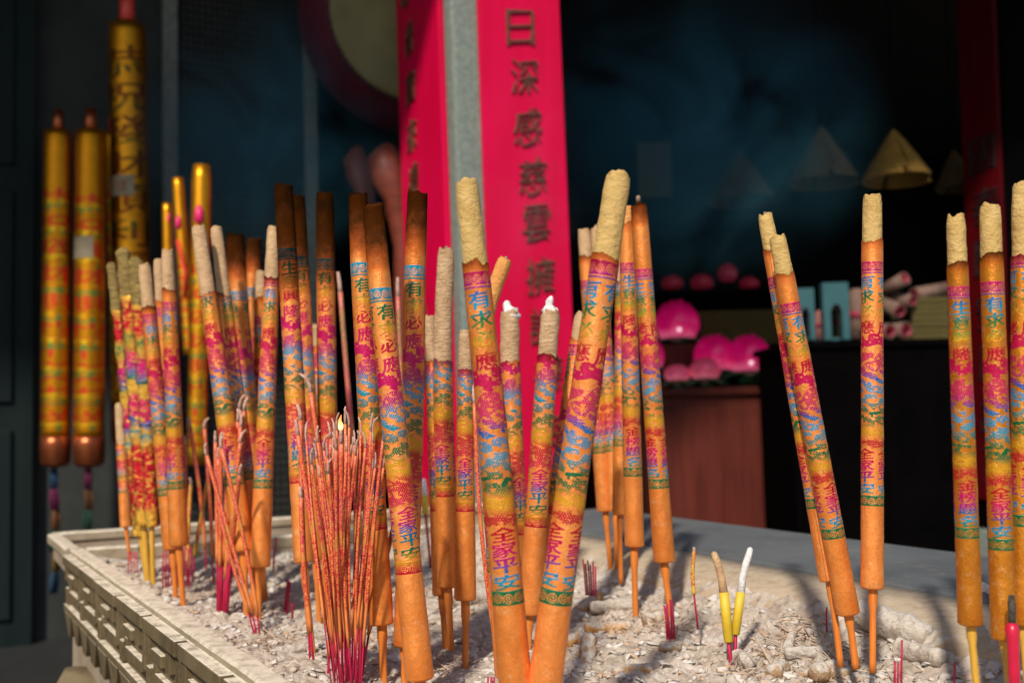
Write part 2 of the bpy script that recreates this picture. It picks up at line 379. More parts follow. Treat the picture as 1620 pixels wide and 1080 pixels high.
def core_mat(name, c1, c2, ridges):
    m, t, b = mat(name); obj = N(t, 'ShaderNodeTexCoord').outputs['Object']
    n = noise(t, 60, 6, 0.65, obj); r = ramp(t, [(0.28, c1), (0.70, c2)]); L(t, n.outputs[0], r.inputs[0])
    so = ramp(t, [(0.0, (1, 1, 1)), (0.5, (0.62, 0.52, 0.42)), (1.0, (0.16, 0.13, 0.11))]); L(t, attr(t, 'soot'), so.inputs[0])
    L(t, mixc(t, 1.0, r.outputs[0], so.outputs[0], 'MULTIPLY'), b.inputs['Base Color'])
    b.inputs['Roughness'].default_value = 0.8; b.inputs['Specular IOR Level'].default_value = 0.35
    a = noise(t, 260, 4, 0.7, obj); b1 = bump(t, b, a.outputs[0], 0.9, 0.0022)
    c = noise(t, 130, 5, 0.6, obj, (0.6, 0.6, 2.2 if ridges else 1.2)); b2 = bump(t, b, c.outputs[0], 0.9 if ridges else 0.7, 0.003, b1)
    return m
CORE_GOLD = core_mat('bare_incense_paste_gold', (0.42, 0.255, 0.070), (0.60, 0.40, 0.145), False)
CORE_BEIGE = core_mat('bare_incense_paste_beige', (0.40, 0.235, 0.115), (0.58, 0.375, 0.20), False)
CORE_ASH = core_mat('ashy_paste', (0.36, 0.205, 0.095), (0.58, 0.39, 0.225), True)
CORE_ORANGE = core_mat('scorched_paste', (0.58, 0.22, 0.05), (0.70, 0.34, 0.10), False)
ASHWHITE = simple('white_ash', (0.50, 0.48, 0.45), (0.80, 0.79, 0.77), 120, 0.95, bs=0.8, bd=0.002)
LEG = simple('orange_bamboo', (0.52, 0.13, 0.012), (0.68, 0.21, 0.03), 40, 0.5, bs=0.4, bd=0.0008, stretch=(6, 6, 0.6))
LEGGOLD = simple('golden_bamboo', (0.50, 0.26, 0.02), (0.64, 0.36, 0.05), 40, 0.45, bs=0.4, bd=0.0008, stretch=(6, 6, 0.6))
HANDLE = simple('magenta_bamboo', (0.30, 0.003, 0.025), (0.46, 0.006, 0.06), 60, 0.55, bs=0.3, bd=0.0005, stretch=(6, 6, 0.5))
CHAR = simple('charred_paste', (0.020, 0.018, 0.016), (0.10, 0.075, 0.05), 150, 0.95, bs=0.9, bd=0.002)
TIPWOOD = simple('scorched_stick_end', (0.09, 0.05, 0.03), (0.30, 0.20, 0.12), 200, 0.9, bs=0.5, bd=0.001)

# ================================================================== the place: ground, temple hall
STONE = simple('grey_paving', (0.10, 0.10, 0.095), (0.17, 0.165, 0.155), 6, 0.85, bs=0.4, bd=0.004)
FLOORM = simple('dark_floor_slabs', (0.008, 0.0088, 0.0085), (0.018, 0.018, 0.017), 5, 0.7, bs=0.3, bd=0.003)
WALLG = simple('grey_plaster', (0.012, 0.014, 0.013), (0.030, 0.033, 0.030), 5, 0.9, bs=0.4, bd=0.004)
DARKWALL = simple('near_black_wall', (0.002, 0.0022, 0.0025), (0.005, 0.0055, 0.006), 4, 0.95, bs=0.2, spec=0.1)  # very dark, even wall colour
BEAM = simple('dark_roof_wood', (0.008, 0.006, 0.005), (0.02, 0.014, 0.01), 6, 0.8, stretch=(1, 1, 8))
def slab(name, lo, hi, m, kind='structure', label=None, cat=None, parent=None):
    """axis-aligned in burner axes: lo/hi = (q, p, z)"""
    mb = MB(); (q0, p0, z0), (q1, p1, z1) = lo, hi
    mb.box(QP((q0+q1)/2, (p0+p1)/2, (z0+z1)/2), QP((q1-q0)/2, 0), QP(0, (p1-p0)/2), (0, 0, (z1-z0)/2))
    o = mb.build(name, m, parent)
    return tag(o, label, cat, None, kind)
FLOOR_Z = -0.5; WALL_P = 4.4
sh = -(SUN_H@np.array([-UD[0], -UD[1]]))*math.cos(SUN_EL)*-1; SLOPE = math.sin(SUN_EL)/abs(sh)
EAVE_P = 2.2; EAVE_Z = 1.75+SLOPE*(3.09-EAVE_P)
mb = MB(); S_ = 300.0
mb.add([(-S_, -S_, -0.85), (S_, -S_, -0.85), (S_, S_, -0.85), (-S_, S_, -0.85)], [[0, 1, 2, 3]])
tag(mb.build('ground', STONE), kind='structure')
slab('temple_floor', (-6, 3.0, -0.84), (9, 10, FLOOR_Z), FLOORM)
# facade wall on the left, side wall, deep back wall, ceiling with its eave
slab('wall', (-6.0, WALL_P, FLOOR_Z), (1.15, WALL_P+0.2, EAVE_Z-0.005), WALLG, None, 'grey plaster wall behind the dark stone tablet and golden candles', 'wall')
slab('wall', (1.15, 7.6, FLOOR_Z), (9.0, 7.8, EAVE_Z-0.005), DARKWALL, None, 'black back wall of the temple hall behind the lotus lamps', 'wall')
slab('wall', (0.95, WALL_P+0.2, FLOOR_Z), (1.15, 7.6, EAVE_Z-0.005), DARKWALL, None, 'very dark inner side wall of the hall behind the red couplet column', 'wall')
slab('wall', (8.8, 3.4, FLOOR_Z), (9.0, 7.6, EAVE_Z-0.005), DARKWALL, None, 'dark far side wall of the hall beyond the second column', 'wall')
# eave edge: its shadow line must cross the column at about z = 1.7
slab('roof', (-0.60, EAVE_P, EAVE_Z), (12, 9.0, EAVE_Z+0.25), BEAM, None, 'dark roof of the main hall reaching over the column and the altar', 'roof')
slab('roof', (-9, EAVE_P+0.25, EAVE_Z), (-0.6005, 9.0, EAVE_Z+0.25), BEAM, None, 'dark unseen left roof part set back to let sun reach the golden candles', 'roof')  # added setback in the unseen eave so sun reaches the golden candles

TEAL = simple('dark_teal_door_paint', (0.002, 0.007, 0.007), (0.004, 0.012, 0.0115), 5, 0.7, spec=0.2, stretch=(4, 4, 0.4))
# teal door leaf at the far left
P0 = ray_plane(52, 600, QP(0, WALL_P-0.06), -UD*1.0 if len(UD) == 3 else np.array([-UD[0], -UD[1], 0]))
NP = np.array([-UD[0], -UD[1], 0.0]); VD3 = np.array([VD[0], VD[1], 0.0]); ND3 = NP
qd = float(P0[:2]@VD)
door = empty('door', QP(qd-0.45, WALL_P-0.06, FLOOR_Z), 'dark teal painted wooden door at the left edge of the wall', 'door')
def bx(mb, q0, p0, z0, q1, p1, z1, org):
    mb.box(QP((q0+q1)/2, (p0+p1)/2, (z0+z1)/2)-np.asarray(org), QP((q1-q0)/2, 0), QP(0, (p1-p0)/2), (0, 0, (z1-z0)/2))
og = QP(qd-0.45, WALL_P-0.06, FLOOR_Z); mb = MB()
bx(mb, qd-0.9, WALL_P-0.06, FLOOR_Z, qd, WALL_P-0.002, 2.3, og); mb.build('door_leaf', TEAL, door)
mb = MB()
for a, b in ((-0.83, -0.48), (-0.42, -0.07)):
    for z0, z1 in ((-0.4, 0.3), (0.4, 1.2), (1.3, 2.2)):
        bx(mb, qd+a, WALL_P-0.075, z0, qd+b, WALL_P-0.0605, z1, og)
mb.build('panel', TEAL, door, bevel=0.006)

# ---------------------------------------------------------------- stone tablet with rows of small writing
def tablet_mat():
    m, t, b = mat('inscribed_black_stone'); uv = N(t, 'ShaderNodeUVMap', uv_map='UVMap').outputs[0]
    br = N(t, 'ShaderNodeTexBrick', offset=0.0, squash=1.0); L(t, uv, br.inputs[0])
    br.inputs['Scale'].default_value = 1.0; br.inputs['Mortar Size'].default_value = 0.16; br.inputs['Mortar Smooth'].default_value = 0.2
    br.inputs['Brick Width'].default_value = 1.0; br.inputs['Row Height'].default_value = 1.0
    inv = math_(t, 'SUBTRACT', 1.0, br.outputs['Fac'])
    n = noise(t, 6.5, 1.5, 0.6, uv, (1, 1, 1)); s = ramp_fac(t, n.outputs[0], 0.50, 0.56)
    k = math_(t, 'MULTIPLY', inv, s)
    big = noise(t, 1.4, 3); bc = ramp(t, [(0.3, (0.002, 0.0026, 0.003)), (0.7, (0.006, 0.0075, 0.0085))]); L(t, big.outputs[0], bc.inputs[0])
    L(t, mixc(t, math_(t, 'MULTIPLY', k, 0.8), bc.outputs[0], (0.10, 0.095, 0.075)), b.inputs['Base Color'])
    b.inputs['Roughness'].default_value = 0.7; b.inputs['Specular IOR Level'].default_value = 0.15; bump(t, b, k, 0.4, 0.002); return m
FRAME_ST = simple('weathered_pale_stone', (0.10, 0.115, 0.10), (0.19, 0.20, 0.175), 30, 0.85, bs=0.6, bd=0.003)
nq = np.array([UD[0], UD[1], 0.0])
ql = float(ray_plane(270, 400, QP(0, WALL_P-0.05), nq)[:2]@VD); qr = float(ray_plane(492, 300, QP(0, WALL_P-0.05), nq)[:2]@VD)
og = QP((ql+qr)/2, WALL_P, FLOOR_Z)
tab = empty('stone_tablet', og, 'tall black stone tablet covered in rows of small carved writing between pale stone frames', 'tablet')
mb = MB(); ncol, nrow = 22, 84
a, b_ = QP(ql+0.02, WALL_P-0.045), QP(qr-0.02, WALL_P-0.045)
mb.add([a+(0, 0, -0.45)-og, b_+(0, 0, -0.45)-og, b_+(0, 0, 2.2)-og, a+(0, 0, 2.2)-og], [[0, 1, 2, 3]], [(0, 0), (ncol, 0), (ncol, nrow), (0, nrow)])
c_, d_ = QP(ql+0.02, WALL_P-0.001), QP(qr-0.02, WALL_P-0.001)
mb.add([a+(0, 0, 2.2)-og, b_+(0, 0, 2.2)-og, d_+(0, 0, 2.2)-og, c_+(0, 0, 2.2)-og], [[0, 1, 2, 3]])
mb.build('inscribed_slab', tablet_mat(), tab)
for s, q in ((0, ql), (1, qr)):
    mb = MB(); bx(mb, q-0.028, WALL_P-0.075, FLOOR_Z+0.02, q+0.028, WALL_P-0.0015, 2.22, og); mb.build('frame_post', FRAME_ST, tab, bevel=0.008)
mb = MB(); bx(mb, ql+0.0285, WALL_P-0.07, FLOOR_Z+0.02, qr-0.0285, WALL_P-0.0465, -0.38, og); mb.build('frame_rail', FRAME_ST, tab, bevel=0.006)
mb = MB(); bx(mb, ql-0.05, WALL_P-0.08, 2.222, qr+0.05, WALL_P-0.0015, 2.33, og); mb.build('frame_rail', FRAME_ST, tab, bevel=0.006)

# ---------------------------------------------------------------- column with two red couplet boards
COLST = simple('grey_green_granite', (0.11, 0.135, 0.115), (0.22, 0.25, 0.215), 70, 0.8, bs=0.6, bd=0.003, detail=8)
LACQ = None
def lacquer(name, c1, c2):
    m, t, b = mat(name); n = noise(t, 5, 4, stretch=(3, 3, 0.4)); r = ramp(t, [(0.3, c1), (0.75, c2)]); L(t, n.outputs[0], r.inputs[0])
    L(t, r.outputs[0], b.inputs['Base Color']); b.inputs['Roughness'].default_value = 0.48; b.inputs['Specular IOR Level'].default_value = 0.16
    n2 = noise(t, 60, 4, stretch=(1, 1, 0.1)); bump(t, b, n2.outputs[0], 0.12, 0.001); return m
REDL = lacquer('red_lacquer', (0.50, 0.0, 0.030), (0.62, 0.0005, 0.056))
BRONZE = simple('dark_bronze_lettering', (0.075, 0.026, 0.015), (0.16, 0.06, 0.032), 60, 0.36, 0.1, bs=0.4, bd=0.001)
def solid_glyph(ch, depth, bev=0.06, shear=0.12, off=0.018):
    c = bpy.data.curves.new('t', 'FONT'); c.body = ch; c.resolution_u = 3; c.extrude = depth; c.bevel_depth = bev*0.5; c.bevel_resolution = 1; c.offset = off-bev*0.25
    o = bpy.data.objects.new('t', c); COL.objects.link(o)
    me = bpy.data.meshes.new_from_object(o.evaluated_get(bpy.context.evaluated_depsgraph_get()))
    V = np.array([x.co[:] for x in me.vertices]); F = [list(p.vertices) for p in me.polygons]
    bpy.data.objects.remove(o); bpy.data.curves.remove(c); bpy.data.meshes.remove(me)
    lo = V.min(0); hi = V.max(0); X = (V[:, 0]-lo[0])/(hi[0]-lo[0])-0.5; Y = (V[:, 1]-lo[1])/(hi[1]-lo[1])-0.5
    Y = Y+shear*X+0.04*np.sin(X*7); X = X+0.03*np.sin(Y*6)
    return np.stack([X, Y, (V[:, 2]-V[:, 2].min())/(np.ptp(V[:, 2])+1e-9)], 1), F
COL_D = 3.35
S1, S0 = dep(711, -60, COL_D), dep(741, 790, COL_D)
AX = (S1-S0)/np.linalg.norm(S1-S0)
base_c = S0+AX*((FLOOR_Z-S0[2])/AX[2]); top_z = EAVE_Z-0.01
def col_pt(sv, su, z):                                             # sv along VD (right face), su along -UD (left face)
    return base_c+AX*((z-base_c[2])/AX[2])+VD3*sv+NP*su
CW = 0.37
colo = empty('stone_column', base_c+VD3*CW/2+NP*CW/2, 'square grey granite column between the two bright red couplet boards', 'column')
def colquad(z, g): return [col_pt(-g, -g, z), col_pt(CW+g, -g, z), col_pt(CW+g, CW+g, z), col_pt(-g, CW+g, z)]
def rel(q, o): return [np.asarray(p)-np.array(o.location) for p in q]
mb = MB(); mb.quadbox(rel(colquad(FLOOR_Z+0.20, 0), colo), rel(colquad(top_z, 0), colo)); mb.build('shaft', COLST, colo, bevel=0.012)
mb = MB(); mb.quadbox(rel(colquad(FLOOR_Z-0.01, 0.07), colo), rel(colquad(FLOOR_Z+0.199, 0.04), colo)); mb.build('plinth', COLST, colo, bevel=0.015)
def board(name, label, faceP, along, nrm, s0, s1, z0, z1, mt, cat='sign board', thick=0.022, axis=AX, org0=base_c):
    """board on the column face: along = horizontal direction of the face, nrm = outward normal"""
    def pt(s, z, d): return org0+axis*((z-org0[2])/axis[2])+along*s+nrm*d
    o = empty(name, pt((s0+s1)/2, z0, 0.001), label, cat)
    mb = MB(); lo = [pt(s0, z0, thick), pt(s1, z0, thick), pt(s1, z0, 0.002), pt(s0, z0, 0.002)]; hi = [pt(s0, z1, thick), pt(s1, z1, thick), pt(s1, z1, 0.002), pt(s0, z1, 0.002)]
    if np.dot(np.cross(along, nrm), (0, 0, 1)) > 0: lo.reverse(); hi.reverse()
    mb.quadbox(rel(lo, o), rel(hi, o)); mb.build('board', mt, o, bevel=0.002)
    return o, pt
def letters(o, chars, px, wpx, hgt, P, n, along, axis, mt, depth=0.014, thick=0.022, shear=0.12, wid=None):
    depth = 0.010
    for ch, (x, y) in zip(chars, px):
        tn = true_n(n, along, axis); c = ray_plane(x, y, np.asarray(P)+n*thick, tn)
        G, F = solid_glyph(ch, 0.05, 0.016, shear=shear, off=-0.012); mb = MB()
        V = c+along*(G[:, :1]*wid)+axis*(G[:, 1:2]*hgt)+tn*(G[:, 2:3]*depth-0.001)
        mb.add(V-np.array(o.location), F); mb.build('character', mt, o)
nR = np.array([UD[0], UD[1], 0.0]); nL = -VD3
def true_n(n, along, axis):                                         # outward normal of a face that leans with its column
    m = np.cross(along, axis); m /= np.linalg.norm(m); return m if m@n > 0 else -m
def face_s(x, y, n, along):
    P = ray_plane(x, y, base_c+n*0.022, true_n(n, along, AX)); b0 = base_c+AX*((P[2]-base_c[2])/AX[2]); return float((P-b0)@along)
rs0 = (face_s(752, 2, nR, VD3)+face_s(776, 380, nR, VD3))/2; rs1 = (face_s(878, 2, nR, VD3)+face_s(912, 480, nR, VD3))/2
ls0 = (face_s(692, 2, nL, NP)+face_s(703, 300, nL, NP))/2; ls1 = (face_s(622, 2, nL, NP)+face_s(640, 330, nL, NP))/2
zb = float(dep(830, 812, COL_D)[2])
bR, _ = board('couplet_board', 'wide red couplet board with raised bronze characters on the front face of the column', base_c, VD3, nR, rs0, rs1, zb, 2.6, REDL)
bL, _ = board('couplet_board', 'narrow looking red couplet board on the left face of the column before the drum', base_c, NP, nL, ls0, ls1, zb, 2.6, REDL)
letters(bR, '風日深感慈雲擁護德海', [(815, -32), (822, 45), (829, 122), (834, 202), (842, 280), (848, 353), (854, 436), (859, 514), (866, 592), (876, 680)], 45, 0.122, base_c, nR, VD3, AX, BRONZE, wid=0.105)
letters(bL, '心普寶來禱恩光明佛', [(643, -14), (649, 62), (651, 140), (653, 215), (656, 287), (660, 362), (664, 436), (668, 512), (672, 590)], 16, 0.115, base_c, nL, -NP, AX, BRONZE, wid=0.082)

# ---------------------------------------------------------------- big drum on its carved stand
DRUMRED = simple('dull_crimson_lacquer', (0.06, 0.004, 0.012), (0.11, 0.009, 0.022), 8, 0.5, stretch=(1, 1, 1))
SKIN = simple('drum_hide', (0.14, 0.12, 0.045), (0.24, 0.20, 0.085), 4, 0.75)
IRON = simple('black_iron', (0.012, 0.012, 0.012), (0.03, 0.03, 0.03), 50, 0.6)
dc = dep(668, 12, 3.95); R_s = 147/FPX*3.95
aim = CAM-dc; aim /= np.linalg.norm(aim); aim = aim+np.array([0.05, 0, 0.10]); aim /= np.linalg.norm(aim)
drum = empty('drum', dc-np.array([0, 0, R_s*1.6]), 'big crimson barrel drum with a pale hide head and a row of black nails', 'drum'); dl = np.array(drum.location)
a1 = np.cross(aim, (0, 0, 1)); a1 /= np.linalg.norm(a1); a2 = np.cross(a1, aim)
def disc_path(d): return dc-aim*d-dl
mb = MB(); tube(mb, [disc_path(0.004+0.52*t) for t in np.linspace(0, 1, 17)], [R_s*(1.0+0.40*math.sin(math.pi*t)**0.8) for t in np.linspace(0, 1, 17)], 64, (False, True)); mb.build('barrel', DRUMRED, drum, True)
mb = MB(); tube(mb, [disc_path(d) for d in (0.03, 0.004, -0.003, -0.0035)], [R_s*1.025, R_s*1.012, R_s*0.99, R_s*0.9], 64, (False, True)); mb.build('drum_head', SKIN, drum, True)
mb = MB()
for k in range(72):
    a = k*2*math.pi/72; c = disc_path(0.012)+(a1*math.cos(a)+a2*math.sin(a))*R_s*1.02
    tube(mb, [c, c+(a1*math.cos(a)+a2*math.sin(a))*0.010+aim*0.004], [0.008, 0.004], 8)
mb.build('nail_row', IRON, drum, True)
STANDW = simple('red_brown_carved_wood', (0.13, 0.022, 0.012), (0.22, 0.045, 0.022), 14, 0.45, stretch=(1, 1, 3))
sp = dep(612, 262, 3.8); stand = empty('drum_stand', (sp[0]+0.12, sp[1]+0.2, FLOOR_Z), 'red brown carved wooden stand with scrolled feet under the drum', 'stand'); sl = np.array(stand.location)
for (x, y, d, r) in ((614, 262, 3.8, 0.072), (566, 262, 4.05, 0.05), (760, 262, 3.9, 0.07)):
    c = dep(x, y, d)-sl; mb = MB()
    pth = [c+np.array([0.0, 0.02, 0.07]), c+np.array([-0.01, 0, 0.02]), c+np.array([0.005, -0.01, -0.04]), c+np.array([0.03, 0, -0.12]), c+np.array([0.05, 0.03, -0.30]), np.array([c[0]+0.03, c[1]+0.03, 0.02])]
    tube(mb, pth, [r*0.45, r*0.95, r*1.0, r*0.7, r*0.5, r*0.62], 20, round_=0.7, rough=0.05); mb.build('scroll_foot', STANDW, stand, True)
mb = MB(); c0 = dep(566, 330, 4.0)-sl; c1 = dep(760, 330, 3.9)-sl
tube(mb, [c0, (c0+c1)/2-np.array([0, 0, 0.03]), c1], 0.03, 12); mb.build('rail', STANDW, stand, True)

# ================================================================== the burner
def cast_mat(name, c1, c2, dirt, scale=14, dust_light=0.0):
    m, t, b = mat(name); n = noise(t, scale, 7, 0.65); r = ramp(t, [(0.3, c1), (0.68, c2)]); L(t, n.outputs[0], r.inputs[0])
    d = noise(t, 32, 6, 0.7); f = ramp_fac(t, d.outputs[0], 0.54, 0.72)
    c = mixc(t, math_(t, 'MULTIPLY', f, 0.8), r.outputs[0], dirt)
    if dust_light:                                                        # pale ash on upward faces, also standing in for their sunlit brightness
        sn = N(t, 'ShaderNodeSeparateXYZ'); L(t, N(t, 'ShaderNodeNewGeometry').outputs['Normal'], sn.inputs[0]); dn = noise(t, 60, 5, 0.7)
        k = math_(t, 'MULTIPLY', ramp_fac(t, sn.outputs[2], 0.35, 0.85), ramp_fac(t, dn.outputs[0], 0.25, 0.55)); c = mixc(t, math_(t, 'MULTIPLY', k, dust_light), c, (0.70, 0.61, 0.48))
    L(t, c, b.inputs['Base Color']); b.inputs['Roughness'].default_value = 0.85; b.inputs['Specular IOR Level'].default_value = 0.25
    n2 = noise(t, 160, 6, 0.7); b1 = bump(t, b, n2.outputs[0], 0.4, 0.0012); n3 = noise(t, 40, 4); bump(t, b, n3.outputs[0], 0.3, 0.0016, b1); return m
FOOTM = cast_mat('weathered_stone_foot', (0.11, 0.08, 0.045), (0.20, 0.15, 0.085), (0.06, 0.045, 0.025))
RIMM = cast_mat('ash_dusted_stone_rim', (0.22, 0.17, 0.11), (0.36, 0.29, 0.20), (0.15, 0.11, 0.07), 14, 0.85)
FRETM = cast_mat('weathered_carved_stone', (0.075, 0.052, 0.024), (0.15, 0.108, 0.055), (0.04, 0.028, 0.015), 14, 0.95)  # dark base and strong upward ash also hold the sunlit ledge contrast
INNERM = cast_mat('ash_stained_inner_wall', (0.24, 0.18, 0.125), (0.36, 0.28, 0.20), (0.18, 0.13, 0.09))
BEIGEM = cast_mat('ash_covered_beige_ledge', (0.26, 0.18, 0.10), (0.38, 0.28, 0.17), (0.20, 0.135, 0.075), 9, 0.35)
SLABM = cast_mat('grey_stone_slab', (0.075, 0.082, 0.086), (0.125, 0.133, 0.137), (0.16, 0.155, 0.14), 5)
RZ = 0.07
def qi(p): return 0.193+(2.177-p)*0.051                            # inner edge of the near rim
PN, PB, PL_, QR, QS = -0.35, 2.15, 2.545, 0.955, 1.35
RW = 0.026
burner = empty('incense_burner', QP(0.62, 1.0, -0.85), 'large rectangular stone incense burner with carved fret sides, filled with pale ash', 'incense burner'); bo = np.array(burner.location)
def prism(mb, quad, z0, z1):
    mb.quadbox([QP(q, p, z0)-bo for q, p in quad], [QP(q, p, z1)-bo for q, p in quad])
def wav(mb, pts_in, pts_out, z0, zt, seed):                        # worn rim: a strip with slightly uneven edges
    n = len(pts_in); V = []; 
    for k, (a, b) in enumerate(zip(pts_in, pts_out)):
        a = np.array(a); b = np.array(b); d = (b-a); j = (vn(np.array(k*0.8), np.array(seed*7.0), seed)-0.5)*0.05; j2 = (vn(np.array(k*0.9), np.array(seed*3.0), seed+3)-0.5)*0.06
        zz = zt+(vn(np.array(k*0.35), np.array(1.0), seed+8)-0.5)*0.0012
        A = a+d*j; B = b+d*j2
        V += [QP(*a, z0)-bo, QP(*A, zz-0.003)-bo, QP(*(A+d*0.13), zz)-bo, QP(*(B-d*0.13), zz)-bo, QP(*B, zz-0.003)-bo, QP(*b, z0)-bo]
    F = []
    for k in range(n-1):
        for j in range(5): F.append([k*6+j, k*6+j+1, (k+1)*6+j+1, (k+1)*6+j])
    F += [[0, 1, 2, 3, 4, 5], [(n-1)*6+j for j in range(5, -1, -1)]]
    mb.add(V, F)
ps = np.linspace(PN, PB+0.03, 150)
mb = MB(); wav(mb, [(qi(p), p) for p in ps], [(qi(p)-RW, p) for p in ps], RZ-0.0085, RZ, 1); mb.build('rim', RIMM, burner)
qs = np.linspace(qi(PB), QR, 60); lp = lambda q: PB+0.028-(q-qi(PB))*0.10
mb = MB(); wav(mb, [(q, lp(q)-0.03) for q in qs], [(q, lp(q)) for q in qs], RZ-0.022, RZ+0.001, 2); mb.build('rim', RIMM, burner)
# trough behind the ash: outer lip and its end wall
qs = np.linspace(0.158, QS, 80)
mb = MB(); wav(mb, [(q, PL_-0.028) for q in qs], [(q, PL_+0.004) for q in qs], RZ-0.018, RZ, 3); mb.build('outer_lip', RIMM, burner)
pz = np.linspace(PB+0.032, PL_-0.03, 24)
mb = MB(); wav(mb, [(qi(PB)-0.005-(p-PB)*0.04, p) for p in pz], [(qi(PB)-0.034-(p-PB)*0.035, p) for p in pz], RZ-0.018, RZ, 4); mb.build('outer_lip', RIMM, burner)
mb = MB(); prism(mb, [(0.19, PB+0.03), (QS-0.01, PB+0.02), (QS-0.01, PL_-0.024), (0.176, PL_-0.024)], RZ-0.052, RZ-0.036); mb.build('trough_floor', INNERM, burner)
mb = MB(); prism(mb, [(0.162, PL_-0.022), (QS-0.005, PL_-0.022), (QS-0.005, PL_+0.002), (0.162, PL_+0.002)], RZ-0.0525, RZ-0.0185)
prism(mb, [(0.166, PB+0.035), (0.184, PB+0.035), (0.172, PL_-0.025), (0.160, PL_-0.025)], RZ-0.0525, RZ-0.0185); mb.build('trough_wall', INNERM, burner)
# walls that hold the ash
mb = MB()
prism(mb, [(qi(PN)-RW+0.004, PN), (qi(PN)-0.001, PN), (qi(PB)-0.001, PB+0.02), (qi(PB)-RW+0.004, PB+0.02)], -0.20, RZ-0.009)
prism(mb, [(qi(PB)+0.001, PB), (QR, lp(QR)-0.028), (QR, lp(QR)-0.004), (qi(PB)+0.001, PB+0.022)], -0.20, RZ-0.0225)
mb.build('inner_wall', INNERM, burner)
# sloping ash-dusted ledge and the flat grey slab on the far long side
mb = MB(); nL_ = 90; pp = np.linspace(PN, PB-0.07, nL_); V = []; F = []
for k, p in enumerate(pp):
    for q, z in ((QR-0.06, -0.1), (QR-0.045, 0.045), (QR-0.01, 0.062), (QR+0.04, 0.067), (QR+0.085, 0.070), (QR+0.088, -0.1)):
        qq = q+0.006*(vn(np.array(k*0.4), np.array(q*40), 5)-0.5); V.append(QP(qq, p, z+0.006*(vn(np.array(k*0.3), np.array(q*30), 6)-0.5))-bo)
for k in range(nL_-1):
    for j in range(5): F.append([k*6+j, (k+1)*6+j, (k+1)*6+j+1, k*6+j+1])
F.append([(nL_-1)*6+j for j in range(6)])
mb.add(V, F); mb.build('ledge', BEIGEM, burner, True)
mb = MB(); prism(mb, [(QR+0.0895, PN), (QS, PN), (QS, PB+0.012), (QR+0.0895, PB-0.02)], -0.03, RZ+0.004); mb.build('slab', SLABM, burner, bevel=0.006)
# carved fret band under the near rim
wl = np.array([qi(0)-qi(1), 0.0]);
def wp(p, out, z): return QP(qi(p)-RW+0.004-out, p, z)-bo
def wbox(mb, p0, p1, z0, z1, o0, o1):
    lo = [wp(p0, o1, z0), wp(p0, o0, z0), wp(p1, o0, z0), wp(p1, o1, z0)]; hi = [wp(p0, o1, z1), wp(p0, o0, z1), wp(p1, o0, z1), wp(p1, o1, z1)]
    mb.quadbox(lo, hi)
mb = MB(); wbox(mb, PN, PB+0.01, RZ-0.1115, RZ-0.0086, -0.002, 0.0065); LU = 0.19; nU = int((PB-PN)/LU)
for k in range(nU):
    a = PB+0.015-(k+1)*LU; f = lambda t: a+t*LU
    z0 = RZ-0.0087
    for t0, t1, za, zb_, dp in ((0.03, 0.97, 0.0, -0.013, 0.019), (0.03, 0.13, -0.0132, -0.052, 0.014), (0.86, 0.97, -0.0132, -0.034, 0.014), (0.55, 0.86, -0.026, -0.037, 0.013),
                                (0.30, 0.42, -0.0132, -0.036, 0.0135), (0.1302, 0.72, -0.045, -0.056, 0.0145), (0.70, 0.80, -0.0372, -0.0448, 0.013), (0.86, 0.97, -0.044, -0.066, 0.0142)):
        j = rng.normal(0, 0.0006, 3)
        wbox(mb, f(t0), f(t1), z0+zb_*1.35+j[0], z0+za*1.35-0.0002, 0.0, dp+j[1])
    wbox(mb, f(0.0), f(1.0)-0.0003, z0-0.102, z0-0.0905, 0.0, 0.016)
for k in range(nU*2):                                               # hanging teeth below the band
    a = PB+0.015-(k+1)*LU/2; z0 = RZ-0.1117
    lo = [wp(a+LU*0.20, 0.012, z0-0.042), wp(a+LU*0.20, 0.0, z0-0.042), wp(a+LU*0.30, 0.0, z0-0.042), wp(a+LU*0.30, 0.012, z0-0.042)]
    hi = [wp(a+LU*0.03, 0.015, z0), wp(a+LU*0.03, 0.0, z0), wp(a+LU*0.47, 0.0, z0), wp(a+LU*0.47, 0.015, z0)]
    mb.quadbox(lo, hi)
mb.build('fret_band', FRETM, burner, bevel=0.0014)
# body below, tapering, on thick curved feet
mb = MB()
mb.quadbox([QP(q, p, -0.62)-bo for q, p in ((0.42, PN+0.15), (QS-0.25, PN+0.15), (QS-0.25, PB-0.3), (0.34, PB-0.3))],
           [QP(q, p, -0.1205)-bo for q, p in ((qi(PN)-0.01, PN), (QS-0.02, PN), (QS-0.02, PB+0.02), (0.20, PB+0.02))]); mb.build('body', FRETM, burner, bevel=0.02)
for q, p in ((0.205, 1.95), (QS-0.12, PB-0.12), (0.30, PN+0.12), (QS-0.08, PN+0.12)):
    mb = MB(); dq = -0.10 if q < 0.7 else 0.10
    tube(mb, [QP(q+dq*o, p, z)-bo for o, z in ((0.1, -0.121), (0.3, -0.20), (0.05, -0.32), (-0.3, -0.45), (-0.5, -0.58), (-0.2, -0.72), (0.3, -0.80), (0.4, -0.849))], [0.055, 0.085, 0.11, 0.10, 0.085, 0.08, 0.095, 0.12], 28, rough=0.03)
    mb.build('foot', FOOTM, burner, True)

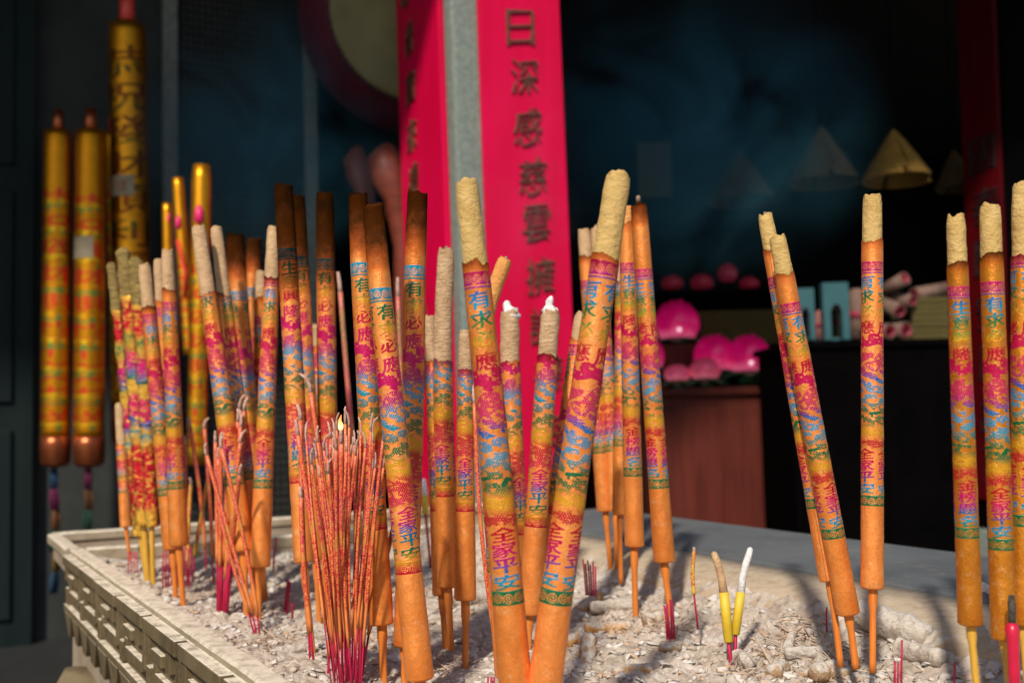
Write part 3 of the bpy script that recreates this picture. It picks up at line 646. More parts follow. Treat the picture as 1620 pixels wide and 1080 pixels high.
# ---------------------------------------------------------------- the ash
def ash_mat():
    m, t, b = mat('incense_ash'); n = noise(t, 22, 8, 0.7); r = ramp(t, [(0.28, (0.27, 0.20, 0.145)), (0.50, (0.52, 0.44, 0.36)), (0.75, (0.68, 0.61, 0.53))]); L(t, n.outputs[0], r.inputs[0])
    n2 = noise(t, 9, 6, 0.65); f = ramp_fac(t, n2.outputs[0], 0.56, 0.70)
    L(t, mixc(t, math_(t, 'MULTIPLY', f, 0.45), r.outputs[0], (0.42, 0.29, 0.20)), b.inputs['Base Color']); b.inputs['Roughness'].default_value = 0.97; b.inputs['Specular IOR Level'].default_value = 0.1
    a = noise(t, 260, 8, 0.75); bump(t, b, a.outputs[0], 0.8, 0.004); return m
ASH = ash_mat()
st = 0.0024; Qn = np.arange(0.19, QR-0.02, st); Pn = np.arange(0.30, PB+0.004, st)
GQ, GP = np.meshgrid(Qn, Pn); XX = GQ*VD[0]-GP*UD[0]; YY = GQ*VD[1]-GP*UD[1]
ZZ = ash_full(XX, YY); ZZ = np.where(GQ < qi(GP)+0.0005, np.minimum(ZZ, RZ-0.03), ZZ)
V = np.stack([XX.ravel(), YY.ravel(), ZZ.ravel()], 1); nq_, np_ = len(Qn), len(Pn)
keep = (GQ > qi(GP)-0.004)
me = bpy.data.meshes.new('ash_bed'); idx = np.arange(nq_*np_).reshape(np_, nq_)
Fq = np.stack([idx[:-1, :-1], idx[:-1, 1:], idx[1:, 1:], idx[1:, :-1]], -1)[keep[:-1, :-1]].reshape(-1, 4)
me.vertices.add(len(V)); me.vertices.foreach_set('co', V.astype(np.float32).ravel())
me.loops.add(Fq.size); me.loops.foreach_set('vertex_index', Fq.astype(np.int32).ravel())
me.polygons.add(len(Fq)); me.polygons.foreach_set('loop_start', np.arange(0, Fq.size, 4, dtype=np.int32)); me.polygons.foreach_set('loop_total', np.full(len(Fq), 4, np.int32))
me.polygons.foreach_set('use_smooth', np.ones(len(Fq), bool)); me.update(calc_edges=True); me.validate()
me.materials.append(ASH); ash = bpy.data.objects.new('ash_bed', me); COL.objects.link(ash)
tag(ash, 'pale crumbly incense ash filling the burner', 'ash', None, 'stuff')
# crumbs, flakes and splinters lying in it: nobody could count them
def crumb_mat():
    m, t, b = mat('ash_crumbs'); r = ramp(t, [(0.0, (0.66, 0.61, 0.55)), (0.42, (0.50, 0.42, 0.34)), (0.70, (0.44, 0.32, 0.22)), (0.85, (0.52, 0.27, 0.08)), (0.95, (0.24, 0.13, 0.08))]); L(t, attr(t, 'tint'), r.inputs[0])
    n = noise(t, 150, 5, 0.7); L(t, mixc(t, 0.35, r.outputs[0], mixc(t, n.outputs[0], (0.25, 0.2, 0.16), (0.8, 0.78, 0.75))), b.inputs['Base Color']); b.inputs['Roughness'].default_value = 0.95
    bump(t, b, n.outputs[0], 0.6, 0.002); return m
bmi = bmesh.new(); bmesh.ops.create_icosphere(bmi, subdivisions=2, radius=1.0); IV = np.array([v.co[:] for v in bmi.verts]); IF = np.array([[v.index for v in f.verts] for f in bmi.faces]); bmi.free()
SPL = [on_ash(x, y) for x, y in ((1255, 968), (1190, 985), (640, 945), (470, 900), (420, 1020), (1050, 1000), (350, 940), (700, 1060), (1330, 1060), (560, 985), (980, 930))]
nC = 12000; allV = []; allF = []; tint = []
for k in range(nC):
    p = 0.50+1.6*rng.random()**1.25; q = qi(p)+0.006+(QR-0.05-qi(p))*rng.random(); c = QP(q, p)
    splinter = rng.random() < 0.20
    if splinter and rng.random() < 0.75:
        g = SPL[rng.integers(len(SPL))]; c = np.array([g[0]+rng.normal(0, 0.022), g[1]+rng.normal(0, 0.035), 0.0])
        if toqp(c[0], c[1])[0] < qi(toqp(c[0], c[1])[1])+0.012: continue
    s = 0.0009+0.0046*rng.random()**3.8
    if rng.random() < 0.03: s *= 1.7
    sc3 = np.array([max(s, 0.0016)*rng.uniform(3, 7), 0.0008, 0.0007]) if splinter else (s*np.array([1.5, 1.0, 0.65])*rng.uniform(0.6, 1.35, 3) if rng.random() < 0.55 else s*np.array([1.8, 1.2, 0.40])*rng.uniform(0.7, 1.3, 3))
    A = rng.random()*2*math.pi; tl = rng.normal(0, 0.35); ca, sa = math.cos(A), math.sin(A)
    nz = 1+0.7*(vn(IV[:, 0]*1.7+k*1.37, IV[:, 1]*1.7+IV[:, 2]*2.3+k*0.73, 3)-0.5)*2+0.5*(vn(IV[:, 0]*4+k*2.1, IV[:, 1]*4+IV[:, 2]*3.3+k*0.9, 5)-0.5)
    v = IV*nz[:, None]*sc3; v = np.stack([v[:, 0]*math.cos(tl)-v[:, 2]*math.sin(tl), v[:, 1], v[:, 0]*math.sin(tl)+v[:, 2]*math.cos(tl)], 1)
    v = np.stack([v[:, 0]*ca-v[:, 1]*sa, v[:, 0]*sa+v[:, 1]*ca, v[:, 2]], 1)
    z = float(ash_full(np.array(c[0]), np.array(c[1])))+s*0.12
    allV.append(v+np.array([c[0], c[1], z])); allF.append(IF+len(allF)*len(IV)); tint.append(np.full(len(IV), (rng.uniform(0.62, 1.0) if splinter else rng.random()**1.15*0.90)))
V = np.concatenate(allV); Fq = np.concatenate(allF); me = bpy.data.meshes.new('ash_crumbs')
me.vertices.add(len(V)); me.vertices.foreach_set('co', V.astype(np.float32).ravel()); me.loops.add(Fq.size); me.loops.foreach_set('vertex_index', Fq.astype(np.int32).ravel())
me.polygons.add(len(Fq)); me.polygons.foreach_set('loop_start', np.arange(0, Fq.size, 3, dtype=np.int32)); me.polygons.foreach_set('loop_total', np.full(len(Fq), 3, np.int32)); me.update(calc_edges=True)
ta = me.attributes.new('tint', 'FLOAT', 'POINT'); ta.data.foreach_set('value', np.concatenate(tint).astype(np.float32)); me.materials.append(crumb_mat())
o = bpy.data.objects.new('ash_crumbs', me); COL.objects.link(o); tag(o, 'loose crumbs, flakes and splinters of burnt incense on the ash', 'ash crumbs', None, 'stuff')

# ================================================================== the thick printed joss sticks
def axis_px(pts, yq):
    ys = np.array([p[1] for p in pts], float); xs = np.array([p[0] for p in pts], float); o = np.argsort(ys)
    return np.interp(yq, ys[o], xs[o])
CORES = {'gold': CORE_GOLD, 'beige': CORE_BEIGE, 'ash': CORE_ASH, 'orange': CORE_ORANGE}
def ragged_top(mb, P, T, A, B, r, seed, depth=0.5, **at):
    """burnt end: an uneven rim around a hollow"""
    rs = np.random.default_rng(seed); n = 22; ths = np.linspace(0, 2*math.pi, n+1)[:-1]; V = []; F = []
    hs = [vn(np.array(math.cos(a)*1.6+seed*2.3+9), np.array(math.sin(a)*1.6+seed+9), seed)-0.4 for a in ths]
    prof = [(1.0, -0.02, 0), (0.99, 0.10, 0.5), (0.90, 0.22, 1), (0.70, 0.20, 0.9), (0.48, -0.02, 0.5), (0.22, -0.12*depth, 0.3)]
    for rr, h, k in prof:
        for a, hh in zip(ths, hs):
            q = 1+0.07*rs.normal()*k
            V.append(P+(A*math.cos(a)+B*math.sin(a))*r*rr*q+T*r*(h+0.75*hh*k+0.05*rs.normal()*k))
    for i in range(len(prof)-1):
        for j in range(n): F.append([i*n+j, i*n+(j+1) % n, (i+1)*n+(j+1) % n, (i+1)*n+j])
    F.append([(len(prof)-1)*n+j for j in range(n)])
    mb.add(V, F, None, **at)
def ash_plume(mb, P, T, r, seed, h=1.6):
    rs = np.random.default_rng(seed); pts = [P+T*r*h*t+np.array([1, 0, 0])*r*0.25*math.sin(3*t+seed) for t in np.linspace(-0.3, 1, 9)]
    rad = [r*x*(1+0.10*rs.normal()) for x in (0.95, 0.95, 0.90, 0.78, 0.60, 0.50, 0.46, 0.40, 0.24)]
    tube(mb, pts, rad, 16, rough=0.35, seed=seed, round_=0.5)
    for k in range(5):
        a = rs.random()*6.28; d = np.array([math.cos(a), math.sin(a), 0.5]); s = P+d*r*0.62
        tube(mb, [s-T*r*0.2, s+d*r*0.10, s+d*r*0.08+T*r*0.28], [r*0.26, r*0.30, r*0.10], 7, rough=0.3, seed=seed+k)
SN = [0]
def stick(label, top, bot, base, wt, wb, core=None, ck='gold', pr=None, paper='warm', text='peace', uo=None, mids=(), char=0.0, plume=0, tip=False, bend=0.0, gold=False, lean=0.0, plain=False, coresoot=0.0, nub=False):
    SN[0] += 1; sd = SN[0]
    B0 = on_ash(*base); yd = B0[1]; root = empty('joss_stick', B0, label, 'joss stick', 'thick printed joss sticks standing in the ash')
    pts = [bot]+list(mids)+[top]; H = bot[1]-top[1]
    n = 64; ys = np.linspace(bot[1], top[1], n); xs = axis_px(pts, ys)+bend*np.sin(np.linspace(0, math.pi, n))
    if mids: xs = np.convolve(np.pad(xs, 4, mode='reflect', reflect_type='odd'), np.ones(9)/9, 'valid')
    rsd = np.random.default_rng(sd)
    if not lean: lean = rsd.uniform(-0.02, 0.03)
    W = np.array([dep(x, y, yd+lean*t) for x, y, t in zip(xs, ys, np.linspace(0, 1, n))])
    R = np.linspace(wb, wt, n)/2*(yd*_F[1]+0)/FPX*1.0
    T, A, Bv = frames(W); rel_ = W-B0
    yc = core if core is not None else top[1]
    k1 = int(np.searchsorted(-ys, -yc)); k1 = min(max(k1, 3), n)
    if pr is None: pr = (yc+0.08*H, bot[1]-0.2*H)
    vv = (ys-pr[0])/(pr[1]-pr[0])*rsd.uniform(0.985, 1.02)
    uo = rsd.uniform(0, 1) if uo is None else uo-1/6+rsd.normal(0, 0.012)
    # wrapper
    wm = GOLDWRAP[text] if gold else WRAP[paper, text]
    Pw, Rw, vw = rel_[:k1].copy(), R[:k1].copy(), vv[:k1].copy()
    if core is None: Rw[-6:] *= np.linspace(1, 1.0-0.05, 6)
    dist = np.linspace(0, 1, n)[:k1]; so = np.clip((dist-(1-char*0.62))/max(char*0.62, 1e-3), 0, 1)**0.40*min(1.0, 0.6+char*1.2) if char else np.zeros(k1)
    if core is not None:
        so = np.clip((dist-(dist[-1]-0.045))/0.045, 0, 1)**1.5*(0.40+0.35*rsd.random())
    # rounded lower end
    P0 = Pw[0]; t0 = T[0]; r0 = Rw[0]
    Pw = np.concatenate([[P0-t0*r0*0.20, P0-t0*r0*0.17, P0-t0*r0*0.05], Pw]); Rw = np.concatenate([[r0*0.70, r0*0.88, r0*0.985], Rw]); vw = np.concatenate([[3, 3, 3], vw]); so = np.concatenate([[0, 0, 0], so])
    mb = MB(); tube(mb, Pw, Rw, 40, (True, False), vw, uo, 0.020, sd, soot=so)
    if core is not None:                                            # slanting torn upper edge of the paper
        V = mb.v[-1]; m = 41; sl = rsd.uniform(-0.5, 0.5)
        ph = np.linspace(0, 2*math.pi, m); V[-m:] += np.outer(np.cos(ph+rsd.uniform(0, 6))*Rw[-1]*sl*0.6+Rw[-1]*0.55*(vn(np.cos(ph)*2.2+sd, np.sin(ph)*2.2+sd, sd)-0.5)+Rw[-1]*0.22*(vn(np.cos(ph)*6+sd, np.sin(ph)*6+sd, sd+4)-0.5), T[k1-1])
    else: ragged_top(mb, Pw[-1], T[k1-1], A[k1-1], Bv[k1-1], Rw[-1], sd, soot=1.0 if char > 0.25 else 0.8 if char else 0.2)
    mb.build('wrapper', wm, root, True)
    topP, topT, topr = rel_[-1], T[-1], R[-1]
    if core is not None:
        kk = max(k1-2, 0); Pc, Rc = rel_[kk:].copy(), R[kk:]*0.925; nn = len(Pc); mb = MB()
        Rc = Rc*(1-0.03*np.linspace(0, 1, nn)); tt = np.linspace(0, 1, nn); cs = np.clip((tt-1+coresoot)/max(coresoot, 1e-3), 0, 1) if coresoot else np.zeros(nn)
        Rc[-2:] *= (0.985, 0.93)
        tube(mb, Pc, Rc, 40, (False, False), None, 0, 0.045 if ck != 'ash' else 0.075, sd+50, soot=cs)
        ragged_top(mb, Pc[-1], T[-1], A[-1], Bv[-1], Rc[-1]*0.97, sd+3, 0.2, soot=cs[-1] if coresoot else 0.15)
        mb.build('bare_core', CORES[ck], root, True); topr = Rc[-1]
    if tip or nub:
        mb = MB(); tube(mb, [topP-topT*topr*0.3, topP+topT*topr*0.35, topP+topT*topr*0.62], [topr*0.26, topr*0.28, topr*0.20], 12, rough=0.1, seed=sd); mb.build('stick_end', TIPWOOD, root, True)
    if plume:
        mb = MB(); ash_plume(mb, topP, topT, topr, sd, plume); mb.build('ash_plume', ASHWHITE, root, True)
    # bamboo leg
    rl = max(0.0022, r0*0.30); s = rel_[0]+t0*r0*0.3; e = np.array([0, 0, -0.02])
    mb = MB(); pth = [s*(1-t)+e*t+np.array([math.sin(t*3+sd)*0.0006, 0, 0]) for t in np.linspace(0, 1, 10)]
    tube(mb, pth, [rl*1.35 if i < 3 else rl for i in range(10)], 14, (False, True), rough=0.03, seed=sd); mb.build('bamboo_leg', LEGGOLD if gold else LEG, root, True)
    return root

# --- left group
stick('pale topped joss stick just right of the crumpled gold pair, mostly hidden by its neighbour', (229, 422), (272, 866), (280, 950), 22, 28, 482, 'beige', (497, 790), uo=0.1)
stick('slim joss stick with beige top squeezed behind the two sticks right of the gold pair', (251, 413), (277, 855), (286, 930), 18, 26, 470, 'beige', (486, 786), text='fame', uo=0.35)
stick('leftmost fully visible orange joss stick, on one thick leg beside the left rim', (265, 398), (283, 860), (292, 960), 21, 30, 452, 'beige', (477, 772), uo=0.22)
stick('left leaning joss stick with long bare beige top and no upper border, left of centre', (314, 360), (386, 868), (392, 985), 25, 33, 462, 'beige', (430, 770), uo=0.16)
stick('joss stick with thin beige top directly behind the leaning long beige one', (342, 362), (402, 862), (398, 975), 21, 30, 462, 'beige', (440, 765), text='fame', uo=0.4)
stick('swollen smoky grey brown topped joss stick beside the smaller rounded sooty one', (371, 368), (415, 858), (418, 955), 31, 27, None, pr=(461, 775), paper='cool', mids=((377, 470), (385, 560)), char=0.26, uo=0.3)
stick('shorter joss stick with rounded sooty top and pale blue band beside the slim beige one', (402, 373), (404, 840), (412, 940), 23, 27, None, pr=(455, 770), paper='cool', mids=((398, 480), (392, 600)), char=0.22, uo=0.62)
stick('pinkish joss stick almost hidden behind the rounded sooty one', (413, 432), (410, 850), (424, 950), 19, 24, 470, 'beige', (500, 780), uo=0.9)
stick('left centre joss stick reading four rainbow characters above its green border, on splayed legs', (433, 362), (411, 893), (408, 987), 23, 33, 436, 'beige', (437, 772), uo=0.17)
stick('tallest black charred joss stick on the left, soot down to its blue band', (448, 287), (481, 886), (497, 1035), 31, 32, None, pr=(394, 763), paper='cool', text='fame', char=0.52, uo=0.12)
stick('narrow charred joss stick standing behind the tallest black one', (472, 305), (500, 882), (506, 990), 21, 27, None, pr=(405, 770), paper='cool', char=0.45, uo=0.5)
stick('straight joss stick with dark scorched top and cyan band, between the two charred pairs', (514, 302), (520, 880), (521, 985), 29, 32, None, pr=(409, 785), paper='cool', char=0.45, uo=0.15)
stick('short beige topped joss stick hidden behind the straight dark scorched one', (502, 515), (512, 870), (514, 965), 19, 25, 545, 'ash', (430, 775), uo=0.7)
stick('rear one of the scorched pair left of the red board, with bright cyan band', (566, 300), (603, 984), (609, 1088), 32, 39, None, pr=(416, 838), paper='cool', mids=((571, 430), (582, 620)), char=0.26, uo=0.14)
stick('front scorched joss stick with crusty grey top and dark blue band, leaning right', (590, 318), (664, 1070), (673, 1125), 35, 45, None, pr=(456, 914), paper='cool', char=0.25, uo=0.10, mids=((601, 455),))
stick('scorched brown joss stick standing before the narrow red board', (661, 297), (641, 1018), (640, 1085), 34, 37, None, pr=(420, 868), paper='cool', mids=((656, 440), (653, 660)), char=0.24, uo=0.15)
stick('short joss stick with mottled beige top behind the curled orange topped one', (680, 502), (699, 938), (707, 1030), 19, 30, 566, 'ash', (440, 806), paper='cool', uo=0.55)
stick('orange topped joss stick with curled split tip, before the grey column', (706, 397), (709, 925), (714, 1037), 30, 34, 566, 'ash', (428, 790), paper='cool', mids=((701, 500), (701, 620)), uo=0.2, nub=True)
stick('joss stick with ashen top half hidden by the big gold topped one', (736, 525), (736, 945), (735, 1060), 22, 35, 583, 'ash', (445, 816), paper='cool', uo=0.16)
stick('bent joss stick whose bare orange end sticks out to the right over the red board', (799, 412), (801, 1066), (808, 1128), 26, 36, 500, 'orange', (500, 905), mids=((783, 452), (767, 500), (762, 540), (766, 600), (772, 700)), uo=0.65, nub=True)
stick('left one of the two white ash tipped joss sticks, between the two big front ones', (806, 497), (820, 885), (826, 1003), 34, 33, 568, 'ash', (455, 850), mids=((807, 600),), paper='cool', uo=0.45, plume=1.5)
stick('right one of the white ash tipped pair, leaning left before the wide red board', (871, 495), (838, 968), (834, 1036), 33, 37, 556, 'ash', (440, 831), paper='cool', uo=0.17, plume=1.9)
stick('joss stick hidden behind the big right leaning front one, only its lower left side showing', (921, 500), (858, 968), (854, 1022), 28, 36, 530, 'beige', (545, 900), text='fame', uo=0.75)
# --- two big front sticks
stick('big front joss stick with gold bare top leaning left over the grey column', (738, 291), (816, 1088), (824, 1192), 41, 53, 414, 'gold', (430, 955), uo=0.17, bend=3)
stick('largest joss stick, gold bare top with a wick stub, leaning right in the centre foreground', (978, 280), (861, 1090), (850, 1195), 44, 53, 405, 'gold', (414, 947), text='peace', uo=0.0, tip=True, bend=-3)
# --- right of centre
stick('blurred joss stick at the back with a beige top beside the wide red board', (924, 366), (957, 806), (966, 888), 23, 26, 403, 'beige', (443, 716), text='fame', uo=0.5)
stick('blurred back joss stick mostly covered by the largest leaning one', (944, 362), (974, 806), (976, 890), 23, 26, 403, 'beige', (440, 714), text='fame', uo=0.17)
stick('back joss stick seen only as a narrow printed strip beside the largest one', (985, 400), (981, 812), (982, 902), 22, 25, 440, 'beige', (425, 712), text='fame', uo=0.3)
stick('orange joss stick just right of the largest one with a pink and blue border', (991, 330), (1004, 861), (1005, 978), 25, 31, 350, 'orange', (415, 755), text='fame', uo=0.17)
stick('joss stick with a dusty grey metallic tip beside the pink lotus lamps', (1010, 318), (1051, 885), (1062, 976), 27, 34, None, pr=(425, 773), text='fame', char=0.12, uo=0.33, nub=True)
# --- right
stick('rear one of the leaning pair on the right, a little taller with a wick stub', (1211, 342), (1313, 915), (1328, 1022), 27, 34, 394, 'gold', (437, 800), uo=0.4, tip=True)
stick('front one of the leaning pair on the right, plain orange foot and green border', (1230, 376), (1341, 967), (1353, 1025), 30, 37, 425, 'gold', (478, 853), uo=0.09)
stick('upright joss stick standing alone on the right before the black cabinet', (1380, 313), (1380, 927), (1380, 1030), 33, 35, 372, 'gold', (414, 803), uo=0.99)
stick('golden joss stick at the right with a pink smear above its border', (1512, 345), (1535, 984), (1546, 1068), 31, 37, 408, 'gold', (452, 857), text='fame', uo=0.17, gold=True)
stick('golden joss stick with a slanted paper edge, before the dark red board', (1566, 328), (1588, 1007), (1597, 1058), 35, 38, 400, 'gold', (445, 871), uo=0.20, gold=True)
stick('golden joss stick cut by the right edge of the photo', (1618, 295), (1618, 984), (1622, 1050), 35, 36, 398, 'gold', (402, 833), uo=0.12, gold=True)
# --- far left back, blurred
stick('blurred thin orange joss stick behind the crumpled gold ones at the back left', (190, 640), (199, 832), (208, 892), 18, 17, 700, 'beige', (710, 780), uo=0.3)

# ---------------------------------------------------------------- crumpled gold joss sticks
def gold_mat():
    m, t, b = mat('crumpled_gold_foil'); uv = N(t, 'ShaderNodeUVMap', uv_map='UVMap').outputs[0]; obj = N(t, 'ShaderNodeTexCoord').outputs['Object']
    sp = N(t, 'ShaderNodeSeparateXYZ'); L(t, uv, sp.inputs[0])
    n0 = noise(t, 70, 3, 0.6, obj); v = math_(t, 'ADD', sp.outputs[1], math_(t, 'MULTIPLY', math_(t, 'SUBTRACT', n0.outputs[0], 0.5), 0.05))
    G = (0.68, 0.37, 0.05)
    c = ramp(t, [(0.0, G), (0.06, G), (0.09, RE), (0.32, RE), (0.345, G), (0.38, (0.02, 0.25, 0.3)), (0.395, G), (0.43, BL), (0.45, MG), (0.52, MG), (0.54, G), (0.585, G), (0.60, GR), (0.61, (0.03, 0.2, 0.4)), (0.645, PU), (0.69, MG), (0.73, G), (0.77, GR), (0.785, G), (0.80, RE), (0.90, RE), (0.915, G), (1.0, (0.55, 0.40, 0.14))]); L(t, v, c.inputs[0])
    n = noise(t, 95, 4, 0.65, obj, (1.0, 1.0, 1.5)); mk = ramp_fac(t, n.outputs[0], 0.42, 0.47)
    sl = noise(t, 160, 2, 0.5, obj, (0.5, 0.5, 1.6)); mk = math_(t, 'MULTIPLY', mk, ramp_fac(t, sl.outputs[0], 0.34, 0.40))
    L(t, mixc(t, mk, G, c.outputs[0]), b.inputs['Base Color']); b.inputs['Metallic'].default_value = 0.75; b.inputs['Roughness'].default_value = 0.31
    vo = N(t, 'ShaderNodeTexVoronoi', feature='SMOOTH_F1'); vo.inputs['Scale'].default_value = 105; L(t, obj, vo.inputs['Vector']); b1 = bump(t, b, vo.outputs[0], 0.55, 0.003)
    n2 = noise(t, 110, 6, 0.65, obj, (0.8, 0.8, 1.6)); bump(t, b, n2.outputs[0], 1.0, 0.006, b1); return m
GFOIL = gold_mat(); GASH = simple('scorched_gold_foil', (0.16, 0.105, 0.035), (0.62, 0.42, 0.13), 140, 0.42, 0.5, bs=1.0, bd=0.004, stretch=(0.5, 0.5, 2.5))
def gold_stick(label, top, bot, base, wt, wb, sd):
    B0 = on_ash(*base); root = empty('joss_stick', B0, label, 'joss stick', 'crumpled gold foil joss sticks'); n = 70
    ys = np.linspace(bot[1], top[1], n); xs = np.interp(np.linspace(0, 1, n), [0, 1], [bot[0], top[0]])+2*np.sin(np.linspace(0, 3, n))
    W = np.array([dep(x, y, B0[1]) for x, y in zip(xs, ys)])-B0; R = np.linspace(wb, wt, n)/2*B0[1]/FPX*(1+0.09*np.sin(np.arange(n)*1.1+sd)+0.07*np.sin(np.arange(n)*2.3+sd))
    kc = int(n*0.82); mb = MB(); tube(mb, W[:kc+1], R[:kc+1], 36, v=np.linspace(0, 0.93, kc+1), rough=0.13, seed=sd, round_=0.2); mb.build('foil_wrapper', GFOIL, root, True)
    mb = MB(); tube(mb, W[kc:], R[kc:]*np.concatenate([np.ones(n-kc-2), [0.9, 0.6]]), 36, rough=0.12, seed=sd+3, round_=0.4); mb.build('scorched_top', GASH, root, True)
    mb = MB(); s = W[0]+(W[1]-W[0]); tube(mb, [s*(1-t)+np.array([0, 0, -0.02])*t for t in np.linspace(0, 1, 8)], R[0]*0.36, 14, rough=0.04, seed=sd); mb.build('bamboo_leg', LEGGOLD, root, True)
gold_stick('crumpled gold foil joss stick at the back of the trio, with a pale melted tip', (175, 416), (222, 846), (236, 918), 15, 21, 1)
gold_stick('front one of the crumpled gold foil trio with red dragon relief near its foot', (194, 393), (227, 829), (236, 924), 21, 25, 2)
gold_stick('right one of the crumpled gold foil trio touching the pale topped orange stick', (213, 408), (240, 833), (243, 928), 21, 21, 3)

# ================================================================== thin printed incense sticks
def thin_mat(name, c1, c2, inks):
    m, t, b = mat(name); uv = N(t, 'ShaderNodeUVMap', uv_map='UVMap').outputs[0]; sp = N(t, 'ShaderNodeSeparateXYZ'); L(t, uv, sp.inputs[0]); obj = N(t, 'ShaderNodeTexCoord').outputs['Object']
    n = noise(t, 90, 4, 0.6, obj); r = ramp(t, [(0.3, c1), (0.7, c2)]); L(t, n.outputs[0], r.inputs[0])
    i = ramp(t, inks); n0 = noise(t, 12, 2, 0.5, obj); L(t, math_(t, 'ADD', sp.outputs[1], math_(t, 'MULTIPLY', math_(t, 'SUBTRACT', n0.outputs[0], 0.5), 0.12)), i.inputs[0])
    k = noise(t, 620, 2, 0.5, obj, (0.7, 0.7, 1.2)); mk = ramp_fac(t, k.outputs[0], 0.49, 0.53); mk = math_(t, 'MULTIPLY', mk, i.outputs[1])
    L(t, mixc(t, mk, r.outputs[0], i.outputs[0]), b.inputs['Base Color']); b.inputs['Roughness'].default_value = 0.5
    bump(t, b, k.outputs[0], 0.3, 0.0006); return m
def ink(c, a): return (*c, a)
INKS = [(0.0, ink(RE, 0)), (0.17, ink(RE, 0)), (0.19, ink((0.48, 0.006, 0.02), 1)), (0.46, ink((0.50, 0.008, 0.02), 1)), (0.50, ink((0.30, 0.22, 0.02), 0.7)), (0.54, ink((0.52, 0.006, 0.03), 1)), (0.66, ink((0.48, 0.01, 0.08), 1)), (0.72, ink(RE, 0.95)), (0.90, ink((0.52, 0.02, 0.06), 0.8)), (1.0, ink(RE, 0.3))]
THIN = thin_mat('printed_thin_incense', (0.58, 0.15, 0.035), (0.70, 0.23, 0.065), INKS)
THINY = thin_mat('yellow_thin_incense', (0.60, 0.34, 0.03), (0.72, 0.45, 0.06), INKS)
FOILT = thin_mat('glossy_wrapped_incense', (0.50, 0.30, 0.06), (0.68, 0.10, 0.10), [(0.0, ink(GR, 1)), (0.3, ink(YE, 1)), (0.5, ink(MG, 1)), (0.8, ink(GR, 1)), (1.0, ink(MG, 1))])
TIPASH = simple('pinkish_ash_tip', (0.34, 0.17, 0.12), (0.56, 0.38, 0.31), 300, 0.95, bs=0.4, bd=0.0006)
def thin(label, tip, base, w, split, group=None, d=None, dtip=0.0, m=None, sd=0, curl=True, cat='incense stick', handle=True):
    """split = picture height where the incense ends and the bare handle begins"""
    B0 = on_ash(*base) if d is None else dep(base[0], base[1], d)
    root = empty('thin_incense_stick', B0, label, cat, group); rs = np.random.default_rng(sd)
    tp = dep(tip[0], tip[1], B0[1]+dtip)-B0; r = w/2*B0[1]/FPX; e = np.array([0, 0, -0.02])*1.0
    f = min(max((base[1]-split)/(base[1]-tip[1]), 0.02), 0.9); bow = rs.normal(0, 0.004)
    path = lambda t: tp*t+np.array([1, 0, 0])*bow*math.sin(math.pi*t)
    tt = np.linspace(f, 0.94, 14); mb = MB(); tube(mb, [path(t) for t in tt], [r*0.75]+[r]*12+[r*0.92], 10, v=(tt-f)/(1-f), rough=0.05, seed=sd, uo=rs.random()); mb.build('incense_rod', m or THIN, root, True)
    P0 = path(0.935); u = (tp/np.linalg.norm(tp)); cr = np.array([rs.normal(0, 0.26), rs.normal(0, 0.2), 0.0])*(1 if curl else 0.2); ln = np.linalg.norm(tp)*0.07
    mb = MB(); tube(mb, [P0, P0+u*ln*0.4, P0+u*ln*0.75+cr*ln*0.25, P0+u*ln*0.98+cr*ln*0.75], [r*0.9, r*0.85, r*0.75, r*0.5], 8, rough=0.12, seed=sd+1); mb.build('ash_tip', TIPASH, root, True)
    if handle:
        mb = MB(); s = path(f+0.03); low = path(0)+e*(u[2]); tube(mb, [s, s*0.5+low*0.5, low], r*0.50, 8); mb.build('handle', HANDLE, root, True)
    return root
# dense bundle, left of centre in front
GB = 'thin printed incense sticks of the dense front bundle'
tipsx = np.linspace(486, 620, 48); nb = 48
for k in range(nb):
    x = tipsx[k]+rng.normal(0, 3); cxn = (x-552)/60
    y = 672+14*cxn**2+rng.uniform(-30, 62)
    bxx = 553+cxn*17+rng.normal(0, 3.5); byy = 1090+rng.uniform(-8, 16)
    lab = 'thin printed incense stick with a red handle in the dense bundle left of centre'
    o = thin(lab, (x, y), (bxx, byy), 4.3+rng.normal(0, 0.3), 1012+rng.normal(0, 14), GB, dtip=rng.normal(0, 0.045), sd=100+k)
for k, (a, b_, s, lab) in enumerate((((468, 664), (533, 1075), 1010, 'thin incense stick slanting in from the left to join the dense bundle'), ((487, 592), (556, 1085), 1005, 'long thin incense stick rising highest out of the dense bundle on its left'),
        ((650, 716), (566, 1075), 1005, 'thin incense stick slanting right out of the dense bundle with a bent white tip'), ((475, 640), (492, 1050), 1004, 'thin incense stick close before the tallest charred joss stick'), ((476, 770), (499, 1052), 1000, 'short thin incense stick left of the dense bundle, in a clump of red handles'),
        ((524, 690), (517, 1070), 1042, 'thick orange incense stick left of the dense bundle, without print near its foot'), ((536, 720), (533, 1072), 1040, 'orange incense stick just left of the red handles of the dense bundle'))):
    thin(lab, a, b_, 7.5, s, None, sd=300+k)
